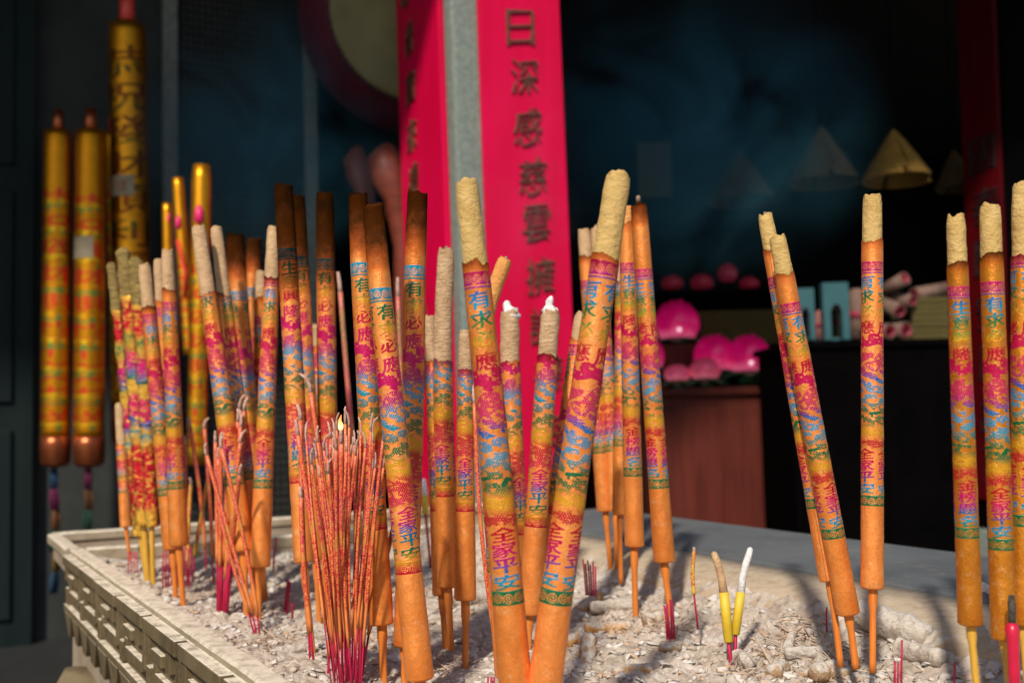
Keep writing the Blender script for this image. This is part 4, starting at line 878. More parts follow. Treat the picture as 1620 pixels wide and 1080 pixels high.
# flame on one of them
FLM, t_, b_ = mat('flame'); b_.inputs['Base Color'].default_value = (0, 0, 0, 1); fr_ = ramp(t_, [(0.0, (0.9, 0.16, 0.02)), (0.35, (1.0, 0.72, 0.38)), (0.65, (1.0, 0.45, 0.10)), (1.0, (0.9, 0.18, 0.02))]); fs_ = N(t_, 'ShaderNodeSeparateXYZ'); L(t_, N(t_, 'ShaderNodeUVMap', uv_map='UVMap').outputs[0], fs_.inputs[0]); L(t_, fs_.outputs[1], fr_.inputs[0]); L(t_, fr_.outputs[0], b_.inputs['Emission Color']); b_.inputs['Emission Strength'].default_value = 1.6
fs = thin('burning thin incense stick in the dense bundle carrying a small flame', (540, 676), (553, 1088), 7.2, 1012, None, sd=400, curl=False, dtip=-0.05)
tp = dep(539, 678, fs.location[1]-0.05); tp = tp-np.array(fs.location); mb = MB(); tube(mb, [tp-np.array([0, 0, .003]), tp, tp+np.array([0, 0, .004]), tp+np.array([-.0008, 0, .009]), tp+np.array([.0008, 0, .015])], [0.0006, 0.0026, 0.0030, 0.0017, 0.0003], 12); mb.build('flame', FLM, fs, True)
# second bundle, further left
GC = 'thin printed incense sticks of the left bundle'
for k in range(22):
    x = rng.uniform(336, 392); y = rng.uniform(625, 760); cxn = (x-362)/26
    thin('thin pink printed incense stick in the slim bundle between the left joss sticks', (x, y), (347+cxn*9+rng.normal(0, 2.5), 972+rng.uniform(-6, 8)), 6.2, 892+rng.normal(0, 12), GC, dtip=rng.normal(0, 0.04), sd=500+k)
for k, (a, b_, s, mm, lab) in enumerate((((298, 660), (327, 900), 868, None, 'thin incense stick standing apart left of the slim bundle with a grey tip'), ((322, 662), (338, 930), 880, None, 'thin incense stick close to the left of the slim bundle, grey tip bent'), ((330, 752), (301, 925), 880, THINY, 'short yellow thin incense stick leaning left behind the left joss sticks'),
        ((303, 756), (299, 930), 900, THINY, 'short upright thin incense stick with a green ringed tip'), ((322, 702), (412, 1010), 972, None, 'thin incense stick slanting right across the left joss sticks'), ((345, 690), (414, 1012), 975, None, 'second thin incense stick slanting right, red handle at the left rim'),
        ((336, 740), (409, 1008), 970, None, 'shorter thin incense stick slanting right below the other two'), ((292, 690), (299, 905), 860, None, 'thin incense stick right behind the leftmost orange joss stick'))):
    thin(lab, a, b_, 6.2, s, None, m=mm, sd=560+k, cat='incense stick')
thin('glossy wrapped incense stick with a pink tip behind the scorched joss sticks', (536, 432), (580, 930), 8, 860, None, m=FOILT, sd=600, curl=False)
thin('second glossy wrapped incense stick right behind the pair of scorched joss sticks', (628, 440), (640, 940), 7, 860, None, m=FOILT, sd=601, curl=False)
thin('thin printed stick crossing before the foot of the scorched stick by the red board', (655, 716), (634, 1000), 6, 930, None, sd=602)
thin('blurred thin yellow stick with a magenta handle at the back right', (1099, 865), (1103, 968), 6, 940, None, m=THINY, sd=603, curl=False)
thin('thin pink printed stick leaning along the left side of the big gold topped joss stick', (750, 610), (792, 1070), 7, 1040, None, sd=604)

# ---------------------------------------------------------------- bare magenta stubs
def stub(name, label, tip, base, w, group=None):
    B0 = on_ash(*base); tp = dep(*tip, B0[1])-B0; r = w/2*B0[1]/FPX; mb = MB()
    tube(mb, [np.array([0, 0, -0.015]), tp*0.5, tp], r, 7, rough=0.06, seed=int(tip[0]))
    o = mb.build(name, HANDLE, None, True, origin=None); o.location = B0; return tag(o, label, 'incense stub', group)
def stubs(label, group, lst, w=3.6):
    for a, b_ in lst: stub('incense_stub', label, a, b_, w, group)
stubs('bare magenta incense stub in the little clump right of the leaning left legs', 'stubs right of the left legs', [((456, 918), (449, 972)), ((459, 920), (453, 974)), ((462, 953), (463, 986))], 4)
stubs('bare magenta incense stub in the upright clump before the dusty grey tipped joss stick', 'stubs before the grey tipped stick', [((1051, 957), (1058, 1015)), ((1055, 955), (1061, 1018)), ((1060, 948), (1064, 1016)), ((1063, 950), (1068, 1017)), ((1053, 962), (1056, 1018))], 3.4)
stubs('blurred red incense stub in the clump right of the largest leaning joss stick', 'blurred stubs at the back', [((922+4*k, 884+(k*7) % 12), (927+3*k, 925)) for k in range(6)], 2.8)
stubs('red bare incense stub in the thin cluster behind the leftmost orange joss stick', 'stubs behind the leftmost stick', [((258+5*k, 872-(k*5) % 12), (257+4.6*k, 934)) for k in range(10)], 2.4)
stubs('thin red stub below the blurred back left joss stick', 'stubs at the back left', [((204+4*k, 872), (203+5*k, 908)) for k in range(4)], 2.2)
stubs('short dark red stub at the lower right edge of the ash', 'stubs at lower right', [((1416, 1046), (1415, 1090)), ((1421, 1048), (1420, 1090)), ((1427, 1012), (1425, 1088))], 3.2)
stub('incense_stub', 'single dark red stub left of the red candle on the right', (1511, 1046), (1508, 1092), 3.2)
stubs('tiny red stub by the foot of the big left leaning front joss stick', 'stubs at the bottom edge', [((772+5*k, 1070), (772+5*k, 1100)) for k in range(3)], 3)
stub('incense_stub', 'upright thin red stub behind the splayed legs, at the back wall', (437, 850), (431, 905), 3.2)
stub('incense_stub', 'small red stub deep in the ash between the yellow pair and the leaning pair', (1308, 960), (1307, 978), 2.8)

# ---------------------------------------------------------------- small yellow sticks with white ash
YEL = simple('yellow_paper', (0.50, 0.33, 0.012), (0.66, 0.45, 0.03), 30, 0.55, bs=0.2, bd=0.001)
def yellow(label, ash_pts, body, base, w, ashm, hs=1):
    B0 = on_ash(*base); root = empty('yellow_incense_stick', B0, label, 'incense stick', 'short yellow incense sticks'); f = lambda p: dep(p[0], p[1], B0[1])-B0; r = w/2*B0[1]/FPX
    mb = MB(); a, b_ = f(body[0]), f(body[1]); tube(mb, [b_, b_*0.97+a*0.03, a*0.5+b_*0.5, a], [r*0.8, r, r, r], 20, rough=0.02, round_=0.1); mb.build('paper_body', YEL, root, True)
    mb = MB(); tube(mb, [f(p) for p in ash_pts], [r*0.9]+[r*0.80]*(len(ash_pts)-2)+[r*0.6], 18, rough=0.06, seed=5, round_=0.6); mb.build('ash_column', ashm, root, True)
    mb = MB(); tube(mb, [b_*0.9+a*0.1, np.array([0, 0, -0.015])], r*0.42, 10); mb.build('handle', HANDLE, root, True)
yellow('short yellow incense stick with a bent beige ash column, left one of the crossed pair', [(1145, 938), (1142, 915), (1138, 900), (1133, 884), (1129, 874)], [(1145, 936), (1153, 1015)], (1158, 1060), 15, CORE_BEIGE)
yellow('short yellow incense stick with a white curved ash column, right one of the crossed pair', [(1172, 938), (1175, 915), (1180, 892), (1184, 880), (1187, 867)], [(1172, 936), (1163, 1003)], (1161, 1056), 14, ASHWHITE)
yellow('small yellow incense stick with white tip half hidden behind the orange topped joss stick', [(672, 784), (671, 770), (670, 758)], [(672, 783), (673, 812)], (682, 892), 11, ASHWHITE)
# red candle at the right edge
CW_ = simple('red_wax', (0.42, 0.004, 0.03), (0.58, 0.01, 0.05), 20, 0.35, bs=0.15)
B0 = on_ash(1606, 1105); cnd = empty('candle', B0, 'red wax candle with a burnt silvery black wick end at the lower right', 'candle'); f = lambda x, y: dep(x, y, B0[1])-B0; rr = 8.5*B0[1]/FPX
mb = MB(); tube(mb, [np.array([0, 0, -0.01]), f(1604, 1060), f(1602, 1010), f(1601, 996), f(1601, 985)], [rr, rr, rr*1.05, rr*1.25, rr*0.8], 22, rough=0.08, seed=4, round_=0.3); mb.build('wax_body', CW_, cnd, True)
mb = MB(); tube(mb, [f(1601, 990), f(1601, 970), f(1600, 955), f(1600, 941)], [rr*0.6, rr*0.62, rr*0.66, rr*0.5], 14, rough=0.15, seed=6); mb.build('burnt_end', CHAR, cnd, True)

# ---------------------------------------------------------------- burnt stub pieces lying in the ash
def stub_mat(name, c1, c2):
    m, t, b = mat(name); n = noise(t, 70, 6, 0.7); r = ramp(t, [(0.3, c1), (0.7, c2)]); L(t, n.outputs[0], r.inputs[0])
    sn = N(t, 'ShaderNodeSeparateXYZ'); L(t, N(t, 'ShaderNodeNewGeometry').outputs['Normal'], sn.inputs[0]); dn = noise(t, 110, 6, 0.75)
    k = math_(t, 'ADD', math_(t, 'MULTIPLY', sn.outputs[2], 0.22), dn.outputs[0]); L(t, mixc(t, ramp_fac(t, k, 0.52, 0.68), r.outputs[0], (0.60, 0.53, 0.45)), b.inputs['Base Color'])
    b.inputs['Roughness'].default_value = 0.95; b.inputs['Specular IOR Level'].default_value = 0.15
    a = noise(t, 220, 6, 0.75); b1 = bump(t, b, a.outputs[0], 1.0, 0.003); c = noise(t, 60, 4, 0.6); bump(t, b, c.outputs[0], 0.8, 0.006, b1); return m
STUB = {CORE_ORANGE: stub_mat('ochre_stub', (0.50, 0.22, 0.06), (0.62, 0.33, 0.12)), CORE_BEIGE: stub_mat('brown_beige_stub', (0.34, 0.20, 0.11), (0.50, 0.34, 0.20)), CORE_ASH: stub_mat('grey_beige_stub', (0.36, 0.29, 0.23), (0.52, 0.44, 0.36))}
def frag(label, p, ang, ln, r, m, hollow=False, curve=0.0, sd=0, tilt=0.0):
    B0 = on_ash(p[0], p[1]); B0[2] = float(ash_full(np.array(B0[0]), np.array(B0[1])))
    o = empty('burnt_stub', B0, label, 'burnt stub', 'burnt stub ends lying on the ash') if hollow else None
    m = STUB[m]; a = math.radians(ang); d = np.array([math.cos(a), math.sin(a), 0.0]); c = np.array([-d[1], d[0], 0])
    pts = [d*ln*(t-0.5)+c*curve*ln*math.sin(math.pi*t)+np.array([0, 0, r*0.45+tilt*ln*(t-0.5)]) for t in np.linspace(0, 1, 26)]
    mb = MB(); rf = np.random.default_rng(sd+70); pr_ = np.interp(np.linspace(0, 1, 26), np.linspace(0, 1, 12), np.array([0.90, 1, 1, 1.02, 1, 0.98, 1, 1, 0.97, 0.98, 0.97, 0.88])*(1+0.07*rf.normal(size=12)))*r*0.84
    if hollow: pr_[0] = r*0.95
    tube(mb, pts, pr_, 28, (not hollow, True), rough=0.16, seed=sd, round_=0.10)
    if hollow:
        tube(mb, [pts[0], pts[0]-(pts[0]-pts[1])*0.01, pts[1], pts[2]], [r*0.95, r*0.5, r*0.4, r*0.3], 20, (False, True))
        mb.build('stub_body', m, o, True); mb = MB(); tube(mb, [pts[1]+(pts[0]-pts[1])*0.4, pts[2]], r*0.38, 12); mb.build('bore', CHAR, o, True); return o
    ob = mb.build('burnt_stub', m, None, True); ob.location = B0; return tag(ob, label, 'burnt stub', 'burnt stub ends lying on the ash')
frag('orange burnt stub end slanting up beside the pale stub right of the largest joss stick', (932, 965), 55, 0.055, 0.011, CORE_ORANGE, sd=1, tilt=0.3)
frag('pale rounded stub lying left of the orange joss stick leg near the back', (975, 970), 8, 0.075, 0.011, CORE_ASH, sd=2)
frag('long ochre stub lying sideways in the centre right ash', (962, 1000), 12, 0.062, 0.010, CORE_ORANGE, sd=3)
frag('short barrel shaped beige stub standing near the bottom right of the largest joss stick', (930, 1048), 80, 0.032, 0.012, CORE_BEIGE, sd=4, tilt=0.9)
frag('ochre crumbled stub left of the barrel shaped one', (915, 1025), 40, 0.045, 0.010, CORE_ORANGE, sd=5)
frag('round beige lump just left of the magenta stub clump', (1036, 992), 20, 0.030, 0.013, CORE_BEIGE, sd=6)
frag('big pale curved stub behind the foot of the big left leaning front joss stick', (765, 958), 25, 0.10, 0.016, CORE_ASH, sd=7, curve=0.15)
frag('big pale mound shaped stub behind the upright lone joss stick', (1412, 982), -50, 0.085, 0.021, CORE_ASH, sd=8, tilt=-0.25)
frag('grey stub with a dark bore facing front, right of the upright lone joss stick', (1455, 1003), -62, 0.055, 0.012, CORE_ASH, True, sd=9)
frag('grey stub with a dark bore behind the golden joss stick at the right', (1578, 958), -75, 0.055, 0.013, CORE_ASH, True, sd=10)
frag('smooth grey cylinder stub lying before the leaning pair', (1277, 1037), 4, 0.050, 0.0075, CORE_ASH, sd=11)
frag('brown rounded stub left of the leaning pair feet', (1228, 992), 60, 0.035, 0.011, CORE_BEIGE, sd=12)
frag('long thin brown stub leaning against the ash before the leaning pair', (1302, 1000), -30, 0.055, 0.006, CORE_BEIGE, sd=13, tilt=0.15)
frag('pale broken stub sloping up before the leaning pair', (1246, 1032), 60, 0.045, 0.007, CORE_ASH, sd=14, tilt=0.5)
frag('ribbed beige stub below the magenta stub clump', (1067, 1030), 25, 0.038, 0.008, CORE_BEIGE, sd=15)
frag('orange stub crumb at the bottom edge right of centre', (1000, 1072), 15, 0.045, 0.010, CORE_ORANGE, sd=16)
frag('grey hollow stub before the yellow crossed pair', (1178, 1062), -80, 0.036, 0.011, CORE_ASH, True, sd=17)
frag('beige stub half buried at the bottom between the yellow pair and right stubs', (1312, 1074), 30, 0.045, 0.012, CORE_BEIGE, sd=18)
frag('dark scorched stub among the ash right of the dense bundle', (625, 942), 15, 0.04, 0.009, CORE_BEIGE, sd=19)
frag('pale stub lying between the left joss sticks legs and the dense bundle', (455, 1035), 35, 0.045, 0.008, CORE_ASH, sd=20)

# ================================================================== tall golden candles at the left
def scroll_image():
    a = np.zeros((1024, 256)); 
    for k, ch in enumerate('恭祝發財順利平安吉祥'): draw_glyph(a, ch, 128, 52+k*100, 120, 82, 2); draw_glyph(a, ch, 0, 52+k*100, 120, 82, 2)
    return make_image('candle_print', a)
CIMG = scroll_image()
def candle_mat(name, c1, c2, ink_dark, bands, bw=0.8):
    m, t, b = mat(name); uv = N(t, 'ShaderNodeUVMap', uv_map='UVMap').outputs[0]; sp = N(t, 'ShaderNodeSeparateXYZ'); L(t, uv, sp.inputs[0])
    cb = N(t, 'ShaderNodeCombineXYZ'); L(t, math_(t, 'MULTIPLY', sp.outputs[0], 1.0), cb.inputs[0]); L(t, math_(t, 'SUBTRACT', 1.0, math_(t, 'MULTIPLY', sp.outputs[1], 1.0)), cb.inputs[1])
    im = N(t, 'ShaderNodeTexImage', image=CIMG, extension='REPEAT'); L(t, cb.outputs[0], im.inputs[0])
    n = noise(t, 20, 4); r = ramp(t, [(0.3, c1), (0.7, c2)]); L(t, n.outputs[0], r.inputs[0])
    st = ramp(t, bands, 'CONSTANT'); L(t, math_(t, 'FRACT', math_(t, 'MULTIPLY', sp.outputs[1], 9.0)), st.inputs[0])
    lo, hi = 0.0, 1.0
    mk = im.outputs[0]; L(t, mixc(t, math_(t, 'MULTIPLY', mk, 0.80), r.outputs[0], mixc(t, bw, ink_dark, st.outputs[0])), b.inputs['Base Color'])
    b.inputs['Metallic'].default_value = 0.92; b.inputs['Roughness'].default_value = 0.42
    n2 = noise(t, 120, 4); bump(t, b, n2.outputs[0], 0.25, 0.002); return m
CB = [(0.0, (0.7, 0.01, 0.02)), (0.40, (0.85, 0.55, 0.02)), (0.58, (0.02, 0.28, 0.06)), (0.80, (0.7, 0.01, 0.03))]
CGOLD = candle_mat('gold_candle_paper', (0.46, 0.17, 0.004), (0.60, 0.235, 0.007), (0.16, 0.08, 0.010), CB)
CDARK = candle_mat('dull_gold_candle_paper', (0.48, 0.19, 0.006), (0.62, 0.26, 0.010), (0.006, 0.005, 0.005), CB, 0.12)
COPPER = simple('copper_foil', (0.26, 0.06, 0.02), (0.40, 0.11, 0.04), 20, 0.35, 0.85, bs=0.2)
REDTIP = simple('red_candle_wax', (0.55, 0.03, 0.015), (0.70, 0.06, 0.03), 20, 0.4)
LABELP = simple('pale_price_label', (0.22, 0.17, 0.10), (0.28, 0.23, 0.14), 20, 0.7); INKR = simple('brown_label_ink', (0.28, 0.10, 0.06), (0.34, 0.13, 0.08), 20, 0.7)
def tassel(root, x, y0, y1, d, sd):
    rl = np.array(root.location); cols = [(0.35, 0.18, 0.01), (0.02, 0.10, 0.22), (0.30, 0.01, 0.10), (0.30, 0.10, 0.01), (0.01, 0.12, 0.06)]
    ys = np.linspace(y0, y1, 7)
    for k in range(6):
        a, b_ = dep(x+rng.normal(0, 1), ys[k], d)-rl, dep(x+rng.normal(0, 1), ys[k+1], d)-rl; mb = MB()
        for j in range(9):
            o = rng.normal(0, 0.008, 3)*np.array([1, 1, 0]); tube(mb, [a+o*0.9, (a+b_)/2+o*1.1, b_+o*0.9], [0.0035, 0.0042, 0.0035], 6, rough=0.2, seed=j)
        mb.build('tassel', simple('silk_thread_%d_%d' % (sd, k), tuple(c*0.2 for c in cols[(k+sd) % 5]), tuple(c*0.4 for c in cols[(k+sd) % 5]), 40, 0.7), root, True)
def big_candle(label, cx_top, y_top, cx_bot, y_body, y_base, wpx, d, mt, y_print, tip_h, lab=None, red=False, sd=0, vlen=1.0, tass=True):
    b0 = dep(cx_bot, y_base, d); root = empty('ceremonial_candle', b0, label, 'candle', 'tall golden candles against the wall'); rl = np.array(root.location); f = lambda x, y: dep(x, y, d)-rl; r = wpx/2*d/FPX
    ys = np.linspace(y_body, y_top, 40); xs = np.interp(ys, [y_top, y_body], [cx_top, cx_bot])
    v = (ys-y_print)/(y_body-y_print)*vlen; v = np.where(v < 0, v, v); v2 = np.clip(v, 0.0005, 0.9995)
    mb = MB(); tube(mb, [f(x, y) for x, y in zip(xs, ys)], [r]*38+[r*0.99, r*0.93], 40, v=v2, uo=0.0); mb.build('candle_body', mt, root, True)
    mb = MB(); tube(mb, [f(cx_top, y_top+4), f(cx_top, y_top-tip_h*0.5), f(cx_top, y_top-tip_h)], [r*0.42, r*0.40, r*0.34], 24, round_=0.15); mb.build('tip', REDTIP if red else COPPER, root, True)
    if y_base > y_body+5:
        mb = MB(); tube(mb, [f(cx_bot, y_base), f(cx_bot, y_base-6), f(cx_bot, y_body+10), f(cx_bot, y_body-2)], [r*0.7, r*1.0, r*1.05, r*1.03], 36, round_=0.1); mb.build('foil_foot', COPPER, root, True)
    if lab:
        x, y, lw, lh, txt = lab; n = 10; mb = MB(); V = []; 
        a0 = math.asin(max(-0.98, min(0.98, (x-lw/2-np.interp(y, [y_top, y_body], [cx_top, cx_bot]))/(wpx/2)))); a1_ = math.asin(max(-0.98, min(0.98, (x+lw/2-np.interp(y, [y_top, y_body], [cx_top, cx_bot]))/(wpx/2))))
        cc = np.interp(y, [y_top, y_body], [cx_top, cx_bot])
        for dy in (lh/2, -lh/2):
            for k in range(n):
                a = a0+(a1_-a0)*k/(n-1); c = f(cc, y+dy); V.append(c+np.array([math.sin(a), -math.cos(a), 0])*(r+0.0012))
        mb.add(V, [[k, k+1, n+k+1, n+k] for k in range(n-1)]); lo_ = mb.build('price_label', LABELP, root, True)
        if txt:
            mb = MB(); am = (a0+a1_)/2; ctr = f(cc, y)+np.array([math.sin(am), -math.cos(am), 0])*(r+0.0018)
            tx = np.array([math.cos(am), math.sin(am), 0]); wch = lw/len(txt)*0.72*d/FPX
            for k, ch in enumerate(txt):
                vv_, tr = glyph_tris(ch); P = ctr+tx*((k-(len(txt)-1)/2)*lw*0.21*d/FPX)+np.outer(vv_[:, 0]-0.5, tx)*wch+np.outer(vv_[:, 1]-0.5, (0, 0, 1))*lh*0.55*d/FPX
                mb.add(P, tr.tolist())
            mb.build('digits', INKR, lo_)
    if tass: tassel(root, cx_bot-2, y_base+2, y_base+200, d, sd)
    return root
WD = 3.75
big_candle('leftmost tall golden candle with copper tip, hanging rainbow tassel below its copper foot', 92, 208, 88, 692, 738, 44, WD, CGOLD, 300, 33, None, False, 1)
big_candle('second tall golden candle from the left, with a blank pale label on it', 143, 208, 141, 692, 738, 46, WD, CGOLD, 308, 35, (134, 394, 42, 34, ''), False, 2)
big_candle('tallest dull gold candle with black lettering, a number label and a thin red tip', 201, 40, 211, 625, 628, 58, WD+0.1, CDARK, 78, 60, (199, 299, 44, 32, '2928'), True, 3, tass=False)
big_candle('red bottomed golden candle standing mostly hidden behind the tallest lettered one', 176, 208, 186, 640, 700, 20, WD+0.2, CGOLD, 300, 26, None, True, 4, tass=False)
# wrapped golden bundles behind the leaning joss sticks
PLAST = candle_mat('gold_wrapped_paper', (0.55, 0.21, 0.006), (0.70, 0.30, 0.014), (0.25, 0.03, 0.01), CB)
MAGP = simple('magenta_flame_paper', (0.55, 0.005, 0.07), (0.65, 0.01, 0.12), 20, 0.5)
def wrapped(label, top, bot, w, d, spot=None, rib=None, y_print=420):
    b0 = dep(*bot, d); root = empty('wrapped_candle', b0, label, 'candle', 'gold wrapped candles behind the left joss sticks'); rl = np.array(root.location); f = lambda x, y, dd=0: dep(x, y, d+dd)-rl; r = w/2*d/FPX
    ys = np.linspace(bot[1], top[1], 24); xs = np.interp(ys, [top[1], bot[1]], [top[0], bot[0]])
    mb = MB(); tube(mb, [f(x, y) for x, y in zip(xs, ys)], [r]*22+[r*0.98, r*0.9], 32, v=np.clip((ys-y_print)/(bot[1]-y_print)*0.9, 0.0005, 0.99), rough=0.03, seed=int(w), round_=0.02); mb.build('gold_paper', PLAST, root, True)
    if spot:
        x, y, a, b_ = spot; mb = MB(); tube(mb, [f(x, y+b_, -r), f(x, y+b_*0.5, -r*1.02), f(x, y-b_*0.4, -r*1.02), f(x, y-b_, -r)], [0.001, a*d/FPX, a*d/FPX*0.9, 0.001], 16); mb.build('magenta_flame', MAGP, root, True)
    if rib:
        mb = MB(); tube(mb, [f(x, y, -r*1.05) for x, y in rib], 0.006, 8); mb.build('red_ribbon', REDTIP, root, True)
wrapped('tallest of three gold wrapped candles behind the left joss sticks, with a magenta flame spot', (319, 262), (311, 735), 30, 2.95, (315, 340, 8, 17), None)
wrapped('gold wrapped candle with a red ribbon, left of the tallest of the three', (281, 282), (300, 560), 20, 3.0, (282, 352, 5, 12), [(281, 380), (287, 405), (293, 430), (292, 470)])
wrapped('small gold wrapped candle with a green band, leftmost of the three', (264, 322), (268, 560), 16, 3.05, (267, 345, 2.5, 8), None)

# ================================================================== hall on the right
WOODR = simple('red_brown_altar_wood', (0.065, 0.0105, 0.006), (0.11, 0.020, 0.012), 6, 0.6, spec=0.15, stretch=(5, 5, 0.5))
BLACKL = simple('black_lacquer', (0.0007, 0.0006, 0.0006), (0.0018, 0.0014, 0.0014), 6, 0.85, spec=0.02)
def pbox(mb, x0, x1, y0, y1, d, depth_, org):
    """box whose front face spans the given picture range at depth d, square to the hall axes' front"""
    A_ = dep(x0, y1, d); B_ = dep(x1, y1, d); C_ = dep(x0, y0, d)
    z0, z1 = A_[2], C_[2]; ax = np.array([(B_[0]-A_[0])/2, 0, 0]); mb.box(np.array([(A_[0]+B_[0])/2, d+depth_/2, (z0+z1)/2])-org, ax, (0, depth_/2, 0), (0, 0, (z1-z0)/2))
AD = 5.3
og = dep(1150, 800, AD); og[2] = FLOOR_Z; altar = empty('altar_table', og, 'red brown wooden altar table carrying the pink lotus lamps', 'altar table')
zt = dep(1150, 612, AD)[2]; xl, xr = dep(940, 700, AD)[0], dep(1252, 700, AD)[0]
def wbox2(mb, x0, x1, y0, y1, z0, z1, org): mb.box(np.array([(x0+x1)/2, (y0+y1)/2, (z0+z1)/2])-org, ((x1-x0)/2, 0, 0), (0, (y1-y0)/2, 0), (0, 0, (z1-z0)/2))
mb = MB(); wbox2(mb, xl-0.03, xr+0.03, AD-0.03, AD+0.7, zt-0.04, zt, og); mb.build('table_top', WOODR, altar, bevel=0.006)
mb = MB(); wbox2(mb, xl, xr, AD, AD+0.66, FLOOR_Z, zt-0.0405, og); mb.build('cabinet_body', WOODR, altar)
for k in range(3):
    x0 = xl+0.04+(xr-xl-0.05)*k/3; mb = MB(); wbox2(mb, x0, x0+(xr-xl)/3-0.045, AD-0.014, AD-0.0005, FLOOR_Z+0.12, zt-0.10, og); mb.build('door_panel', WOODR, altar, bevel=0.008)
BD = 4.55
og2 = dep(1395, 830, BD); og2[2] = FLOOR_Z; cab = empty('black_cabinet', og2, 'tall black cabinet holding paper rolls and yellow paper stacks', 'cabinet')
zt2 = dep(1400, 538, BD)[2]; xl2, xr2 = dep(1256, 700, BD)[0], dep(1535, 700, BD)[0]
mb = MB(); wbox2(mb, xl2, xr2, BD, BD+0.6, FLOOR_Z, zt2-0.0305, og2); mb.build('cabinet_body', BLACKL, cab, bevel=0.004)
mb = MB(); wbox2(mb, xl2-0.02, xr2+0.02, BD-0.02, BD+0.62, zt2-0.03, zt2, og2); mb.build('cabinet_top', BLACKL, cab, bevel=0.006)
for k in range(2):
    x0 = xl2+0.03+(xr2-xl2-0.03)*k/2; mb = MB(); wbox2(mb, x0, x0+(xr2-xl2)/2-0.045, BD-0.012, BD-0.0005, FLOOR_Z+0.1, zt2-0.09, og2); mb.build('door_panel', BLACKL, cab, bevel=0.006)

# lotus lamps (lit)
def lamp_mat(name, c, e, zr=0):
    m, t, b = mat(name); b.inputs['Base Color'].default_value = (*c, 1); b.inputs['Roughness'].default_value = 0.3
    b.inputs['Emission Color'].default_value = (*c, 1); b.inputs['Emission Strength'].default_value = e
    n = noise(t, 30, 3, stretch=(1, 1, 0.2)); bump(t, b, n.outputs[0], 0.3, 0.003)
    if zr:                                                          # paler root and darker tip: petal tint that also stands in for shading
        sp = N(t, 'ShaderNodeSeparateXYZ'); L(t, N(t, 'ShaderNodeTexCoord').outputs['Object'], sp.inputs[0]); nz = noise(t, 16, 2)
        v = math_(t, 'ADD', math_(t, 'DIVIDE', sp.outputs[2], zr), math_(t, 'MULTIPLY', math_(t, 'SUBTRACT', nz.outputs[0], 0.5), 0.7))
        r = ramp(t, [(0.0, tuple(min(1, x*1.3+0.10) for x in c)), (0.35, c), (0.8, tuple(x*0.72 for x in c)), (1.0, tuple(x*0.45 for x in c))]); L(t, v, r.inputs[0])
        L(t, r.outputs[0], b.inputs['Emission Color']); L(t, r.outputs[0], b.inputs['Base Color'])
    return m
LOT = lamp_mat('glowing_pink_petal', (0.50, 0.003, 0.095), 0.50, 0.17); LOTP = lamp_mat('pale_pink_petal', (0.62, 0.07, 0.14), 0.30, 0.09); GLINT = lamp_mat('glowing_glint', (1.0, 0.62, 0.72), 1.0)
GRN = simple('lotus_leaf_green', (0.006, 0.07, 0.022), (0.012, 0.12, 0.035), 10, 0.5)
LOTD = lamp_mat('dim_pink_petal', (0.30, 0.012, 0.035), 0.10)
def petal(mb, c, a, r, h, lean, wid):
    """one cupped petal standing on the ring of radius r"""
    d = np.array([math.cos(a), math.sin(a), 0]); s = np.array([-d[1], d[0], 0]); V = []; n, k = 8, 6
    for i in range(n+1):
        t = i/n; wv = wid*math.sin(math.pi*min(1, 0.18+t*0.82))**0.7; rad = r*(0.74+0.36*math.sin(math.pi*t*0.75)-0.42*t*t)+lean*t*t*0.6
        for j in range(k+1):
            u = j/k*2-1; p = c+d*(rad-abs(u)**2*0.25*wid)+s*u*wv+np.array([0, 0, h*t*(1-0.08*u*u)]); V.append(p)
    F = [[i*(k+1)+j, i*(k+1)+j+1, (i+1)*(k+1)+j+1, (i+1)*(k+1)+j] for i in range(n) for j in range(k)]; mb.add(V, F)
